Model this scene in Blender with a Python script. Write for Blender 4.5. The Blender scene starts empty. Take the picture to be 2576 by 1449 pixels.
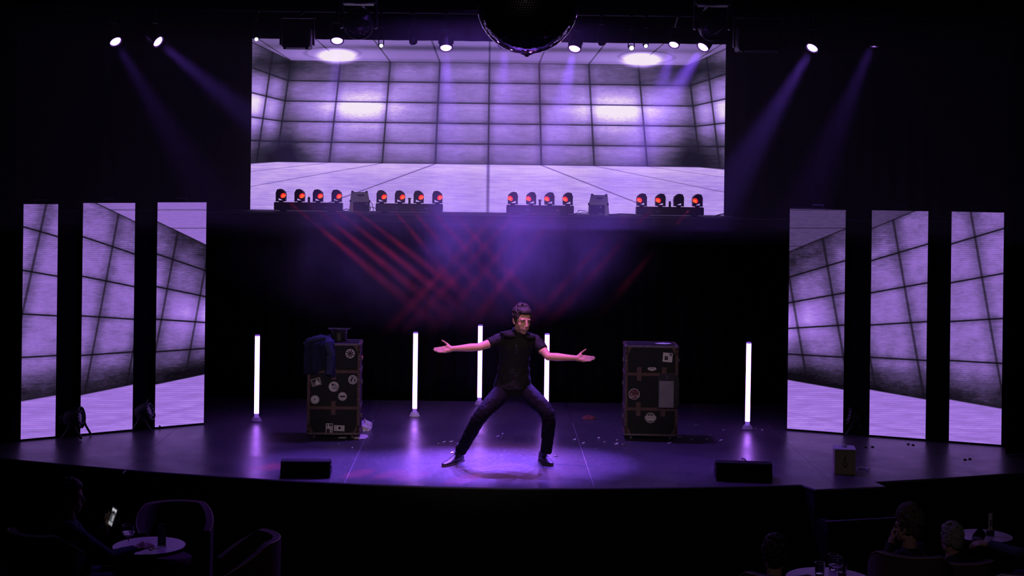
import bpy, bmesh, math, random
from mathutils import Vector, Matrix, Euler, noise as mnoise
R = math.radians
rnd = random.Random(7)
scn = bpy.context.scene
COL = scn.collection

# ---------------------------------------------------------------- camera
W, H, F = 2576.0, 1449.0, 3700.0          # photograph size and focal length in its pixels
CX, CY = 1228.0, 435.0                     # principal point (level camera with lens shift)
CAMZ = 2.9                                 # camera height above the stage floor (z = 0)
ROLL = R(0.72)
cr, sr = math.cos(ROLL), math.sin(ROLL)
cam_d = bpy.data.cameras.new('camera')
cam = bpy.data.objects.new('camera', cam_d); COL.objects.link(cam)
cam_d.sensor_fit = 'HORIZONTAL'; cam_d.sensor_width = 36.0
cam_d.lens = F / W * 36.0
cam_d.shift_x = (W/2 - CX) / W
cam_d.shift_y = -(H/2 - CY) / W
cam_d.clip_end = 200
right = Vector((cr, 0, sr)); up = Vector((-sr, 0, cr)); back = Vector((0, -1, 0))
mw = Matrix((right, up, back)).transposed().to_4x4()
mw.translation = Vector((0, 0, CAMZ))
cam.matrix_world = mw
scn.camera = cam

def P(x, y, Y):
    """pixel (x, y) of the photograph at distance Y in front of the camera"""
    a, b = (x-CX)/F, (CY-y)/F
    return Vector((Y*(a*cr-b*sr), Y, CAMZ+Y*(a*sr+b*cr)))
def G(x, y, z=0.0):
    """pixel on the horizontal plane z"""
    a, b = (x-CX)/F, (CY-y)/F
    return P(x, y, (z-CAMZ)/(a*sr+b*cr))
def PX(p):
    X, Z = p[0]/p[1], (p[2]-CAMZ)/p[1]
    a, b = X*cr+Z*sr, -X*sr+Z*cr
    return CX+a*F, CY-b*F

# ---------------------------------------------------------------- world, exposure
wd = bpy.data.worlds.new('dark_house'); scn.world = wd; wd.use_nodes = True
wd.node_tree.nodes['Background'].inputs[0].default_value = (0.30, 0.25, 0.45, 1)
wd.node_tree.nodes['Background'].inputs[1].default_value = 0.0008
vs = scn.view_settings
vs.view_transform = 'Standard'; vs.look = 'None'; vs.gamma = 1.0; vs.exposure = 0.0
vs.use_curve_mapping = False

PURPLE = (0.24, 0.085, 1.0)
HAZE, SMOKE = 0.0165, .095
PAR_W, WASH_W, RED_W, KEY_W = 2000.0, 2300.0, 4200.0, 55.0

# ---------------------------------------------------------------- helpers
def s2l(c):
    return tuple((v/255/12.92 if v/255 <= .04045 else ((v/255+.055)/1.055)**2.4) for v in c)
def s4(*c): return s2l(c)+(1.0,)
MATS = {}
def mat(name, col, rough=.6, metal=0, spec=.5, bump=0, bscale=40, var=0, vscale=6, emit=None, estr=1, trans=0, coat=0, alpha=1, ior=1.45):
    if name in MATS: return MATS[name]
    m = bpy.data.materials.new(name); m.use_nodes = True; MATS[name] = m
    nt = m.node_tree; b = nt.nodes['Principled BSDF']
    b.inputs['Base Color'].default_value = (*col[:3], 1)
    b.inputs['Roughness'].default_value = rough; b.inputs['Metallic'].default_value = metal
    b.inputs['Specular IOR Level'].default_value = spec; b.inputs['IOR'].default_value = ior
    b.inputs['Transmission Weight'].default_value = trans; b.inputs['Coat Weight'].default_value = coat
    b.inputs['Alpha'].default_value = alpha
    if emit: 
        b.inputs['Emission Color'].default_value = (*emit[:3], 1); b.inputs['Emission Strength'].default_value = estr
    tc = None
    if var or bump:
        tc = nt.nodes.new('ShaderNodeTexCoord')
    if var:
        n = nt.nodes.new('ShaderNodeTexNoise'); n.inputs['Scale'].default_value = vscale; n.inputs['Detail'].default_value = 5
        nt.links.new(tc.outputs['Object'], n.inputs['Vector'])
        mx = nt.nodes.new('ShaderNodeMix'); mx.data_type = 'RGBA'
        mx.inputs['A'].default_value = (*[c*(1-var) for c in col[:3]], 1)
        mx.inputs['B'].default_value = (*[min(1, c*(1+var)) for c in col[:3]], 1)
        nt.links.new(n.outputs['Fac'], mx.inputs['Factor']); nt.links.new(mx.outputs['Result'], b.inputs['Base Color'])
    if bump:
        n = nt.nodes.new('ShaderNodeTexNoise'); n.inputs['Scale'].default_value = bscale; n.inputs['Detail'].default_value = 4
        nt.links.new(tc.outputs['Object'], n.inputs['Vector'])
        bp = nt.nodes.new('ShaderNodeBump'); bp.inputs['Strength'].default_value = bump; bp.inputs['Distance'].default_value = .01
        nt.links.new(n.outputs['Fac'], bp.inputs['Height']); nt.links.new(bp.outputs['Normal'], b.inputs['Normal'])
    return m

def frame(d, upv=(0, 0, 1)):
    """matrix whose +Z runs along d"""
    z = Vector(d).normalized(); u = Vector(upv)
    if abs(z.dot(u.normalized())) > .98: u = Vector((0, 1, 0)) if abs(z.y) < .9 else Vector((1, 0, 0))
    x = u.cross(z).normalized(); y = z.cross(x)
    return Matrix((x, y, z)).transposed()

class MB:
    def __init__(s): s.bm = bmesh.new()
    def box(s, c, size, rot=None, bevel=0, seg=1):
        M = Matrix.Translation(Vector(c)) @ (rot.to_4x4() if rot is not None else Matrix.Identity(4)) @ Matrix.Diagonal((*size, 1))
        r = bmesh.ops.create_cube(s.bm, size=1, matrix=M)
        if bevel:
            es = list({e for v in r['verts'] for e in v.link_edges})
            bmesh.ops.bevel(s.bm, geom=es, offset=bevel, segments=seg, affect='EDGES', profile=.6)
        return s
    def rings(s, rings, cap0=True, cap1=True, closed=False):
        vs = [[s.bm.verts.new(p) for p in r] for r in rings]
        n = len(vs[0])
        rr = range(len(vs) if closed else len(vs)-1)
        for i in rr:
            a, b = vs[i], vs[(i+1) % len(vs)]
            for j in range(n):
                k = (j+1) % n
                s.bm.faces.new((a[j], a[k], b[k], b[j]))
        if not closed:
            if cap0: s.bm.faces.new(vs[0][::-1])
            if cap1: s.bm.faces.new(vs[-1])
        return s
    def cyl(s, p0, p1, r0, r1=None, n=16, cap=True):
        p0, p1 = Vector(p0), Vector(p1); r1 = r0 if r1 is None else r1
        m = frame(p1-p0)
        rg = [[p + m @ Vector((r*math.cos(2*math.pi*j/n), r*math.sin(2*math.pi*j/n), 0)) for j in range(n)] for p, r in ((p0, r0), (p1, r1))]
        return s.rings(rg, cap, cap)
    def lathe(s, prof, n=24, origin=(0, 0, 0), axis=(0, 0, 1), cap=True):
        m = frame(axis); o = Vector(origin)
        rg = [[o + m @ Vector((max(r, 1e-4)*math.cos(2*math.pi*j/n), max(r, 1e-4)*math.sin(2*math.pi*j/n), h)) for j in range(n)] for r, h in prof]
        return s.rings(rg, cap, cap)
    def tube(s, pts, r, n=8, closed=False):
        pts = [Vector(p) for p in pts]; rg = []
        u = Vector((0.13, .2, 1)); N = len(pts)
        for i, p in enumerate(pts):
            a = pts[i-1] if (i > 0 or closed) else pts[i]
            b = pts[(i+1) % N] if (i < N-1 or closed) else pts[i]
            d = (b-a); m = frame(d, u)
            rr = r[i] if isinstance(r, (list, tuple)) else r
            rg.append([p + m @ Vector((rr*math.cos(2*math.pi*j/n), rr*math.sin(2*math.pi*j/n), 0)) for j in range(n)])
        return s.rings(rg, closed=closed)
    def ell(s, c, r, rot=None, n=16, m=10):
        c = Vector(c); r = r if hasattr(r, '__len__') else (r,)*3; rg = []
        for i in range(m):
            a = math.pi*(i+.5)/m if 0 < i < m-1 else (math.pi*.12/m if i == 0 else math.pi*(1-.12/m))
            ring = [Vector((r[0]*math.sin(a)*math.cos(2*math.pi*j/n), r[1]*math.sin(a)*math.sin(2*math.pi*j/n), -r[2]*math.cos(a))) for j in range(n)]
            rg.append([c+(rot @ v if rot is not None else v) for v in ring])
        return s.rings(rg)
    def cap(s, p0, p1, r0, r1=None, n=14, flat0=False, flat1=False, sx=1, upv=(0, 0, 1)):
        """tapered limb; round ends unless flat"""
        p0, p1 = Vector(p0), Vector(p1); r1 = r0 if r1 is None else r1
        L = (p1-p0).length; m = frame(p1-p0, upv); pr = []
        if flat0: pr.append((r0, 0))
        else: pr += [(r0*math.sin(t), -r0*math.cos(t)) for t in (.15, .5, .9, 1.25, 1.57)]
        pr.append(((r0+r1)/2, L/2))
        if flat1: pr.append((r1, L))
        else: pr += [(r1*math.cos(t), L+r1*math.sin(t)) for t in (0, .35, .7, 1.1, 1.42)]
        rg = [[p0 + m @ Vector((r*sx*math.cos(2*math.pi*j/n), r*math.sin(2*math.pi*j/n), h)) for j in range(n)] for r, h in pr]
        return s.rings(rg)
    def loft(s, secs, n=24, upv=(0, 1, 0), power=2.0):
        """secs: (centre, rx, ry) stacked; sections lie across the line of centres unless a 4th item gives the axis"""
        rg = []
        for i, sc in enumerate(secs):
            c = Vector(sc[0]); a = Vector(secs[max(i-1, 0)][0]); b = Vector(secs[min(i+1, len(secs)-1)][0])
            ax = Vector(sc[3]) if len(sc) > 3 else (b-a)
            z = ax.normalized(); y = Vector(upv); y = (y - z*y.dot(z)).normalized(); x = y.cross(z)
            ring = []
            for j in range(n):
                t = 2*math.pi*j/n; ct, st = math.cos(t), math.sin(t)
                e = 2/power
                ring.append(c + x*sc[1]*math.copysign(abs(ct)**e, ct) + y*sc[2]*math.copysign(abs(st)**e, st))
            rg.append(ring)
        return s.rings(rg)
    def poly(s, pts, h):
        """prism: pts (x, y, z) list extruded by vector h"""
        a = [s.bm.verts.new(p) for p in pts]; b = [s.bm.verts.new(Vector(p)+Vector(h)) for p in pts]
        s.bm.faces.new(a[::-1]); s.bm.faces.new(b); n = len(a)
        for i in range(n): s.bm.faces.new((a[i], a[(i+1) % n], b[(i+1) % n], b[i]))
        return s
    def quad(s, *pts):
        s.bm.faces.new([s.bm.verts.new(p) for p in pts]); return s
    def xf(s, M):
        bmesh.ops.transform(s.bm, matrix=M, verts=s.bm.verts); return s
    def mesh(s, name='m', smooth=False, sharp=40):
        bmesh.ops.recalc_face_normals(s.bm, faces=s.bm.faces)
        me = bpy.data.meshes.new(name); s.bm.to_mesh(me); s.bm.free()
        if smooth:
            me.polygons.foreach_set('use_smooth', [True]*len(me.polygons))
            if sharp: me.set_sharp_from_angle(angle=R(sharp))
        me.update(); return me
    def build(s, name, m, parent=None, smooth=False, sharp=40):
        return obj(name, s.mesh(name, smooth, sharp), m, parent)

def obj(name, me, m, parent=None):
    o = bpy.data.objects.new(name, me); COL.objects.link(o)
    if m is not None: me.materials.clear(); me.materials.append(m)
    if parent is not None: o.parent = parent
    return o
def tag(o, label, cat, group=None):
    o['label'] = label; o['category'] = cat
    if group: o['group'] = group
    return o
def root(name, label, cat, loc=(0, 0, 0), rz=0, group=None):
    o = bpy.data.objects.new(name, None); COL.objects.link(o); o.empty_display_size = .1
    o.location = loc; o.rotation_euler = (0, 0, rz)
    return tag(o, label, cat, group)
def struct(o, label=None, cat=None):
    o['kind'] = 'structure'
    if label: o['label'] = label
    if cat: o['category'] = cat
    return o
def copy_tree(o, parent=None):
    c = o.copy(); COL.objects.link(c)
    if parent is not None: c.parent = parent
    for ch in [k for k in o.children]: copy_tree(ch, c)
    return c
def remesh(mb, voxel, smooth=4, disp=None):
    """fuse overlapping closed shapes into one continuous surface"""
    me = mb.mesh('tmp'); t = bpy.data.objects.new('tmp', me); COL.objects.link(t)
    md = t.modifiers.new('r', 'REMESH'); md.mode = 'VOXEL'; md.voxel_size = voxel
    if smooth:
        ms = t.modifiers.new('s', 'SMOOTH'); ms.iterations = smooth; ms.factor = .5
    if disp:
        tx = bpy.data.textures.new('folds', 'CLOUDS'); tx.noise_scale = disp[1]; tx.noise_depth = 2
        dm = t.modifiers.new('d', 'DISPLACE'); dm.texture = tx; dm.strength = disp[0]; dm.mid_level = .5
        dm.texture_coords = 'LOCAL'
    dg = bpy.context.evaluated_depsgraph_get(); dg.update()
    out = bpy.data.meshes.new_from_object(t.evaluated_get(dg))
    bpy.data.objects.remove(t); bpy.data.meshes.remove(me)
    out.polygons.foreach_set('use_smooth', [True]*len(out.polygons)); out.update()
    return out
def text_mesh(txt, size, align='CENTER'):
    cu = bpy.data.curves.new('t', 'FONT'); cu.body = txt; cu.size = size; cu.align_x = align; cu.align_y = 'CENTER'; cu.extrude = .0006
    t = bpy.data.objects.new('t', cu); COL.objects.link(t)
    dg = bpy.context.evaluated_depsgraph_get(); dg.update()
    me = bpy.data.meshes.new_from_object(t.evaluated_get(dg))
    bpy.data.objects.remove(t); bpy.data.curves.remove(cu); return me
def spot(name, loc, target, watts, col, deg, blend=.5, rad=.05, parent=None):
    l = bpy.data.lights.new(name, 'SPOT'); l.energy = watts; l.color = col; l.spot_size = R(deg); l.spot_blend = blend
    l.shadow_soft_size = rad
    o = bpy.data.objects.new(name, l); COL.objects.link(o); 
    o.matrix_world = Matrix.Translation(Vector(loc)) @ frame(Vector(loc)-Vector(target)).to_4x4()
    if parent is not None: 
        o.parent = parent; bpy.context.view_layer.update(); o.matrix_parent_inverse = parent.matrix_world.inverted()
    return o

# ---------------------------------------------------------------- light that belongs to the house and an added violet wash (outside the frame)
# front-of-house key on the performer, from a lamp on the balcony rail beside the camera
spot('front_key_light', (2.2, 1.5, 4.6), (.18, 14.5, 1.2), KEY_W*18, (1.0, .62, .46), 7, .8, .12)
# magenta top light on the performer from the house bridge above the stage edge
spot('top_wash_light', (.55, 13.1, 6.3), (.22, 14.5, 1.0), WASH_W, (.78, .20, 1.0), 20, .7, .12)
# dim general front light from the balcony
spot('front_general_light', (-1.0, .5, 5.2), (0, 16, 1.5), 1300, (1.0, .76, .74), 19, .5, .15)
# wide violet wash added unseen above the frame to spread light over the floor
spot('added_violet_wash', (.0, 16.4, 6.3), (.1, 14.9, 0), 1300, (.26, .09, 1.0), 78, 1.0, .25)
# dim house lamp high above the audience, behind the camera
spot('house_light', (1.0, 2.0, 6.3), (1.6, 12.6, -.4), 130, (1.0, .78, .82), 44, .8, .2)

# ---------------------------------------------------------------- materials
M_black = mat('black_cloth', (.006, .006, .007), 1, spec=.0, bump=.3, bscale=60)
M_drape = mat('black_drape', (.0035, .0035, .0045), 1, spec=0.0, var=.2, vscale=3)
M_metal = mat('black_metal', (.012, .012, .014), .45, spec=.4)
M_plastic = mat('dark_plastic', (.02, .02, .024), .4)
M_dkpaint = mat('black_paint', (.012, .012, .014), .7, spec=.25, bump=.1)
M_chrome = mat('worn_nickel', (.45, .42, .45), .35, 1, var=.25, vscale=30)
M_white = mat('white_paper', (.75, .72, .74), .8)
M_house = mat('house_carpet', (.012, .010, .012), 1, spec=0, bump=.4, bscale=90)

def floor_mat():
    m = mat('stage_vinyl', (.030, .028, .034), .36, spec=.6)
    nt = m.node_tree; b = nt.nodes['Principled BSDF']
    tc = nt.nodes.new('ShaderNodeTexCoord')
    mp = nt.nodes.new('ShaderNodeMapping'); mp.inputs['Scale'].default_value = (1.2, .9, 1)
    nt.links.new(tc.outputs['Object'], mp.inputs['Vector'])
    n1 = nt.nodes.new('ShaderNodeTexNoise'); n1.inputs['Scale'].default_value = 1.7; n1.inputs['Detail'].default_value = 8; n1.inputs['Roughness'].default_value = .65
    nt.links.new(mp.outputs[0], n1.inputs['Vector'])
    n2 = nt.nodes.new('ShaderNodeTexNoise'); n2.inputs['Scale'].default_value = 26; n2.inputs['Detail'].default_value = 6
    nt.links.new(tc.outputs['Object'], n2.inputs['Vector'])
    mr = nt.nodes.new('ShaderNodeMapRange'); mr.inputs['From Min'].default_value = .3; mr.inputs['From Max'].default_value = .7
    mr.inputs['To Min'].default_value = .27; mr.inputs['To Max'].default_value = .40
    nt.links.new(n1.outputs['Fac'], mr.inputs['Value']); nt.links.new(mr.outputs[0], b.inputs['Roughness'])
    # scuffs and dust
    cp = nt.nodes.new('ShaderNodeValToRGB'); cp.color_ramp.elements[0].position = .45; cp.color_ramp.elements[0].color = (.055, .052, .060, 1)
    cp.color_ramp.elements[1].position = .72; cp.color_ramp.elements[1].color = (.11, .104, .12, 1)
    nt.links.new(n2.outputs['Fac'], cp.inputs['Fac']); nt.links.new(cp.outputs[0], b.inputs['Base Color'])
    bp = nt.nodes.new('ShaderNodeBump'); bp.inputs['Strength'].default_value = .10; bp.inputs['Distance'].default_value = .01
    nt.links.new(n2.outputs['Fac'], bp.inputs['Height']); nt.links.new(bp.outputs[0], b.inputs['Normal'])
    return m
M_floor = floor_mat()

# ---- screen pictures: small expression language over Math nodes
NT = None
class E:
    def __init__(s, sock): s.s = sock
    def __add__(a, b): return nm('ADD', a, b)
    __radd__ = __add__
    def __sub__(a, b): return nm('SUBTRACT', a, b)
    def __rsub__(a, b): return nm('SUBTRACT', b, a)
    def __mul__(a, b): return nm('MULTIPLY', a, b)
    __rmul__ = __mul__
    def __truediv__(a, b): return nm('DIVIDE', a, b)
    def __neg__(a): return nm('MULTIPLY', a, -1.0)
def nm(op, *a):
    n = NT.nodes.new('ShaderNodeMath'); n.operation = op
    for i, v in enumerate(a):
        if isinstance(v, E): NT.links.new(v.s, n.inputs[i])
        else: n.inputs[i].default_value = v
    return E(n.outputs[0])
def e_abs(a): return nm('ABSOLUTE', a)
def e_max(a, b): return nm('MAXIMUM', a, b)
def e_min(a, b): return nm('MINIMUM', a, b)
def e_fr(a): return nm('FRACT', a)
def sst(x, a, b, lo=0.0, hi=1.0):
    n = NT.nodes.new('ShaderNodeMapRange'); n.interpolation_type = 'SMOOTHSTEP'
    NT.links.new(x.s, n.inputs['Value'])
    for k, v in (('From Min', a), ('From Max', b), ('To Min', lo), ('To Max', hi)): n.inputs[k].default_value = v
    return E(n.outputs[0])
def e_mix(a, b, t): return a + (b - a)*t if isinstance(b, E) else a + (nm('SUBTRACT', b, a))*t
def gauss(dx, dy): return nm('POWER', 2.718, -(dx*dx + dy*dy))
def fold(t): return e_abs(e_fr(t+.5) - .5)
def e_noise(x, y, sx, sy, detail=4, rough=.6):
    c = NT.nodes.new('ShaderNodeCombineXYZ'); NT.links.new((x*sx).s, c.inputs[0]); NT.links.new((y*sy).s, c.inputs[1])
    n = NT.nodes.new('ShaderNodeTexNoise'); n.inputs['Scale'].default_value = 1; n.inputs['Detail'].default_value = detail; n.inputs['Roughness'].default_value = rough
    NT.links.new(c.outputs[0], n.inputs['Vector']); return E(n.outputs['Fac']) - .5
def screen_mat(name, fn, strength, ramp):
    global NT
    m = bpy.data.materials.new(name); m.use_nodes = True; NT = m.node_tree; NT.nodes.clear()
    out = NT.nodes.new('ShaderNodeOutputMaterial'); em = NT.nodes.new('ShaderNodeEmission')
    uv = NT.nodes.new('ShaderNodeUVMap'); uv.uv_map = 'UVMap'
    sx = NT.nodes.new('ShaderNodeSeparateXYZ'); NT.links.new(uv.outputs[0], sx.inputs[0])
    L = fn(E(sx.outputs[0])*1000.0, E(sx.outputs[1])*1000.0)
    cp = NT.nodes.new('ShaderNodeValToRGB'); NT.links.new(L.s, cp.inputs['Fac'])
    el = cp.color_ramp.elements
    while len(el) < len(ramp): el.new(.5)
    for e, (p, c) in zip(el, ramp): e.position = p; e.color = s4(*c)
    NT.links.new(cp.outputs[0], em.inputs[0]); em.inputs[1].default_value = strength
    NT.links.new(em.outputs[0], out.inputs[0])
    return m

def pic_main(x, y):
    u = x - 1228.0; m = e_abs(u)
    sp = (y - 202.0)*.0335 + 126.3
    tu = m/sp; mc = sp*4.0
    dm = e_max(m - mc, 0.0)
    row = (y + dm*.748)/(dm*.002 + 1.0)
    side = sst(m - mc, -1.0, 1.0)
    rv = (row - 158.0)/51.2
    jv = fold(rv)*51.2
    ju = e_mix(fold(tu)*sp, e_min(dm, e_abs(dm - 49.0)), side)
    n1 = e_noise(x, y, .03, .12, 5, .7); n2 = e_noise(x, y, .007, .012, 3)
    rf = e_fr(rv)                                        # 0 at a tile's top joint, 1 at its foot
    joint = nm('MULTIPLY', sst(jv, .3, 2.8, .22, 1.0), sst(ju, .4, 3.6, .30, 1.0))
    pill = sst(jv, 0.0, 13.0, .80, 1.0)*sst(ju, 0.0, 22.0, .74, 1.0)*(1.16 - rf*.26)
    n3 = e_noise(x, y, .10, .30, 4, .75)
    base = .475 + n1*.26 + n2*.30 + n3*.14
    # the two lamps' scallops on the wall, dark under them and in the corners
    sc = gauss((m - 318.0)/110.0, (y - 285.0)/48.0)*.36 + gauss((m - 325.0)/92.0, (y - 266.0)/27.0)*.42
    base = base + sc*(1.0 + n3*1.2)
    base = base + gauss((m - 600.0)/55.0, (y - 272.0)/45.0)*.50
    base = base - gauss((m - 440.0)/150.0, (y - 178.0)/34.0)*.30
    base = base - gauss((m - 525.0)/95.0, (y - 398.0)/56.0)*.40
    base = base - gauss((m - 505.0)/26.0, (y - 300.0)/150.0)*.16
    base = base - gauss((m - 560.0)/70.0, (y - 140.0)/42.0)*.24
    base = base - gauss(m/900.0, (y - 164.0)/13.0)*.14 - sst(y, 372.0, 414.0, 0.0, .08)
    wall = base*joint*pill
    # floor
    yf = e_max(y - 414.0, 0.0); wf = (yf*.0198 + 1.0)*133.4
    jf = fold(m/wf)*wf
    fl = (.69 + e_noise(x, y, .014, .20, 6, .75)*.50 + n2*.22 + gauss(m/900.0, (y - 425.0)/14.0)*.10)*sst(jf, .6, 6.5, .50, 1.0)
    isf = sst(row, 412.5, 415.5)
    # ceiling
    yc = e_max(158.0 - y, 0.0); wc = (yc*.0031 + 1.0)*125.0
    ce = (.43 + n2*.15 + gauss((m - 383.0)/170.0, (y - 150.0)/40.0)*.12 - sst(m, 400.0, 560.0, 0.0, .06))*sst(fold(m/wc)*wc, .5, 3.5, .5, 1.0)
    ce = ce - gauss((m - 100.0)/420.0, (y - 123.0)/6.5)*.24 - gauss(m/900.0, (y - 155.0)/4.0)*.10
    isc = sst(row, 156.5, 159.5, 1.0, 0.0)
    L = e_mix(e_mix(wall, fl, isf), ce, isc)
    ring = gauss((m - 395.0)/72.0, (y - 139.0)/16.0)
    L = L - nm('MULTIPLY', sst(ring, .30, .40), sst(ring, .40, .50, 1.0, 0.0))*.12
    d = gauss((m - 383.0)/48.0, (y - 146.0)/18.0)
    L = L + sst(d, .12, .7)*.75 + gauss((m - 383.0)/95.0, (y - 158.0)/28.0)*.10
    grid = sst(fold(x/4.6), .0, .3, .93, 1.0)*sst(fold(y/4.6), .0, .3, .93, 1.0)
    return L*grid
RAMP_MAIN = [(0, (20, 18, 30)), (.14, (50, 44, 66)), (.30, (98, 80, 128)), (.46, (142, 112, 194)), (.62, (176, 142, 236)), (.80, (222, 188, 252)), (1, (255, 240, 255))]

def pic_wing(yv, y0, pitch, gk, total, tC, tO, slant, cdark):
    def f(s, y):
        g = 1.0 - s*(gk/total)
        w = (y - yv)/g + yv
        row = (w - y0)/pitch
        s2 = s + (row - 3.0)*slant*g
        g2 = e_max(1.0 - s2*(gk/total), .05)
        t = nm('LOGARITHM', g2, 2.718)*-tC - tO
        px = g*pitch
        jv = fold(row)*px; ju = fold(t)*px*1.15
        n1 = e_noise(s, y, .05, .16, 5, .7); n2 = e_noise(s, y, .012, .02, 3)
        joint = nm('MULTIPLY', sst(jv, .4, 3.2, .08, 1.0), sst(ju, .4, 4.2, .42, 1.0))
        pill = sst(jv, 0.0, 16.0, .80, 1.0)*sst(ju, 0.0, 30.0, .70, 1.0)
        n3 = e_noise(s, y, .09, .35, 4, .75)
        base = .505 + n1*.30 + n2*.34 + n3*.16
        base = base - sst(row, 4.0, 5.0, 0.0, .40) - sst(row, 3.3, 4.4, 0.0, .06)*sst(s, 0.0, 200.0)
        base = base - nm('MULTIPLY', sst(s, total*.35, total, .06, .26), sst(row, 1.5, 0.2, 0.0, 1.0))
        base = base - nm('MULTIPLY', sst(s, total*.35, total, 0.0, .10), sst(e_abs(row - 2.7), .2, 1.2))
        base = base + gauss((s - total)/70.0, (row - 2.8)/.65)*.38
        wall = base*joint*pill
        fl = .62 + e_noise(s, y, .012, .10, 5, .65)*.42 + sst(row, 5.0, 7.0, 0.0, .06)
        fl = fl*sst(e_abs(row - 5.75 - s*.0012), 0.0, .08, .90, 1.0)
        ce = (cdark + n1*.2 - sst(s, total*.7, 0.0, 0.0, .2))*sst(e_abs(fold((y-528.0)/46.0)*46.0), .3, 2.5, .62, 1.0)
        L = e_mix(wall, fl, sst(row, 4.98, 5.03))
        L = e_mix(L, ce, sst(row, -.03, .02, 1.0, 0.0))
        return L*sst(fold(y/5.0), 0.0, .35, .88, 1.0)*sst(fold(s/5.0), 0.0, .3, .96, 1.0)
    return f
RAMP_WING = [(0, (14, 10, 20)), (.12, (38, 30, 50)), (.30, (86, 66, 118)), (.46, (132, 98, 182)), (.62, (158, 114, 220)), (.80, (196, 156, 250)), (1, (245, 225, 255))]
M_screen = screen_mat('screen_padded_room', pic_main, 1.0, RAMP_MAIN)
M_wingL = screen_mat('screen_padded_wall_a', pic_wing(842.8, 461.0, 109.6, .405, 329.0, 6.4, 0.0, 19.0, .56), 1.0, RAMP_WING)
M_wingR = screen_mat('screen_padded_wall_b', pic_wing(859.6, 461.5, 113.2, .43, 417.0, 6.2, .22, 21.0, .27), 1.0, RAMP_WING)

# ---------------------------------------------------------------- the setting
HZ = -.9                                      # house floor
# stage outline: curved front, small landing on the right
front = []
for px, py in ((-140, 1139), (50, 1157), (200, 1171), (375, 1186), (540, 1197), (700, 1207), (900, 1217), (1100, 1224), (1288, 1228), (1500, 1228), (1700, 1225.5), (1880, 1222), (2015, 1219)):
    front.append(G(px, py))
front += [G(2050, 1231), G(2226, 1223.5), G(2200, 1212), G(2400, 1200.5), G(2576, 1188), G(2800, 1173)]
BACKY = 18.62
xl, xr = front[0].x, front[-1].x
base = MB(); base.poly([Vector((p.x, p.y+.004, HZ)) for p in front]+[Vector((xr, BACKY+.3, HZ)), Vector((xl, BACKY+.3, HZ))], (0, 0, -HZ-.012))
struct(base.build('wall_stage_front', M_dkpaint), 'black painted curved front of the raised stage', 'stage front')
fl = bpy.data.objects.new('floor_stage', None); COL.objects.link(fl)
struct(fl, 'dark glossy vinyl stage floor with scuffs and pale seams', 'stage floor')
# vinyl strips running towards the audience, a narrow seam between them
def clipx(poly, x0, keep_gt):
    out = []
    for i in range(len(poly)):
        a, b = poly[i], poly[(i+1) % len(poly)]
        ia, ib = ((a.x >= x0) == keep_gt), ((b.x >= x0) == keep_gt)
        if ia: out.append(a)
        if ia != ib: out.append(a.lerp(b, (x0-a.x)/(b.x-a.x)))
    return out
outline = [Vector((p.x, p.y, 0)) for p in front]+[Vector((xr, BACKY+.3, 0)), Vector((xl, BACKY+.3, 0))]
seams = [xl-.1, -3.45, -1.30, 1.02, 3.30, xr+.1]
for a, b in zip(seams, seams[1:]):
    pl = clipx(clipx(outline, a+.0022, True), b-.0022, False)
    MB().poly([Vector((p.x, p.y, -.012)) for p in pl], (0, 0, .012)).build('vinyl_strip', M_floor, fl)
M_tape = mat('seam_edge', (.30, .28, .32), .7)
for x in seams[1:-1]:
    yf = min(p.y for p in front if abs(p.x-x) < 1.2)+.1
    MB().box((x, (yf+17.2)/2, -.008), (.006, 17.2-yf, .012)).build('seam', M_tape, fl)
nose = MB()
nose.tube([p+Vector((0, -.004, -.008)) for p in front], .011, 6)
struct(nose.build('trim_1', mat('nosing', (.12, .11, .13), .5), None, True), 'thin metal nosing along the stage edge', 'trim')
struct(MB().box((0, 12, HZ-.05), (18, 30, .1)).build('floor_house', M_house), 'dark carpet of the audience floor', 'floor')
struct(MB().box((0, 13, 6.6), (18, 32, .1)).build('ceiling', M_black), 'black ceiling above the stage', 'ceiling')
struct(MB().box((0, 21.2, 2.8), (18, .1, 7.6)).build('wall_back', M_black), 'black wall behind the big screen', 'wall')
struct(MB().box((-8.6, 12, 2.8), (.1, 30, 7.6)).build('wall_left', M_black), 'black side wall of the house', 'wall')
struct(MB().box((8.6, 12, 2.8), (.1, 30, 7.6)).build('wall_right', M_black), 'black side wall of the house', 'wall')

# upper level: deck with black front wall behind the tubes
PZ = 2.38
def drape_mesh(x0, x1, z0, z1, y, amp=.03, wl=.16, step=.02, seed=0):
    mb = MB(); n = max(4, int((x1-x0)/step)); cols = []
    zs = [z0+(z1-z0)*k/5 for k in range(6)]
    for sgn in (0, .012):
        g = []
        for i in range(n+1):
            x = x0+(x1-x0)*i/n
            d = amp*math.sin(2*math.pi*x/wl + 1.3*mnoise.noise((x*1.7, seed, 0)))*(.6+.5*mnoise.noise((x*.9, seed, 5)))
            g.append([mb.bm.verts.new((x+.01*mnoise.noise((x*3, z*.8, seed)), y+d+sgn, z)) for z in zs])
        cols.append(g)
    for g in cols:
        for i in range(n):
            for k in range(5): mb.bm.faces.new((g[i][k], g[i+1][k], g[i+1][k+1], g[i][k+1]))
    a, b = cols
    for i in range(n):
        mb.bm.faces.new((a[i][0], a[i+1][0], b[i+1][0], b[i][0])); mb.bm.faces.new((a[i][5], a[i+1][5], b[i+1][5], b[i][5]))
    for i in (0, n):
        for k in range(5): mb.bm.faces.new((a[i][k], a[i][k+1], b[i][k+1], b[i][k]))
    return mb
deck = MB().box((0, 19.85, PZ-.06), (14.4, 2.5, .12))
struct(deck.build('floor_upper_deck', M_dkpaint), 'black upper deck behind the stage carrying the lamp bars', 'deck')
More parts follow.
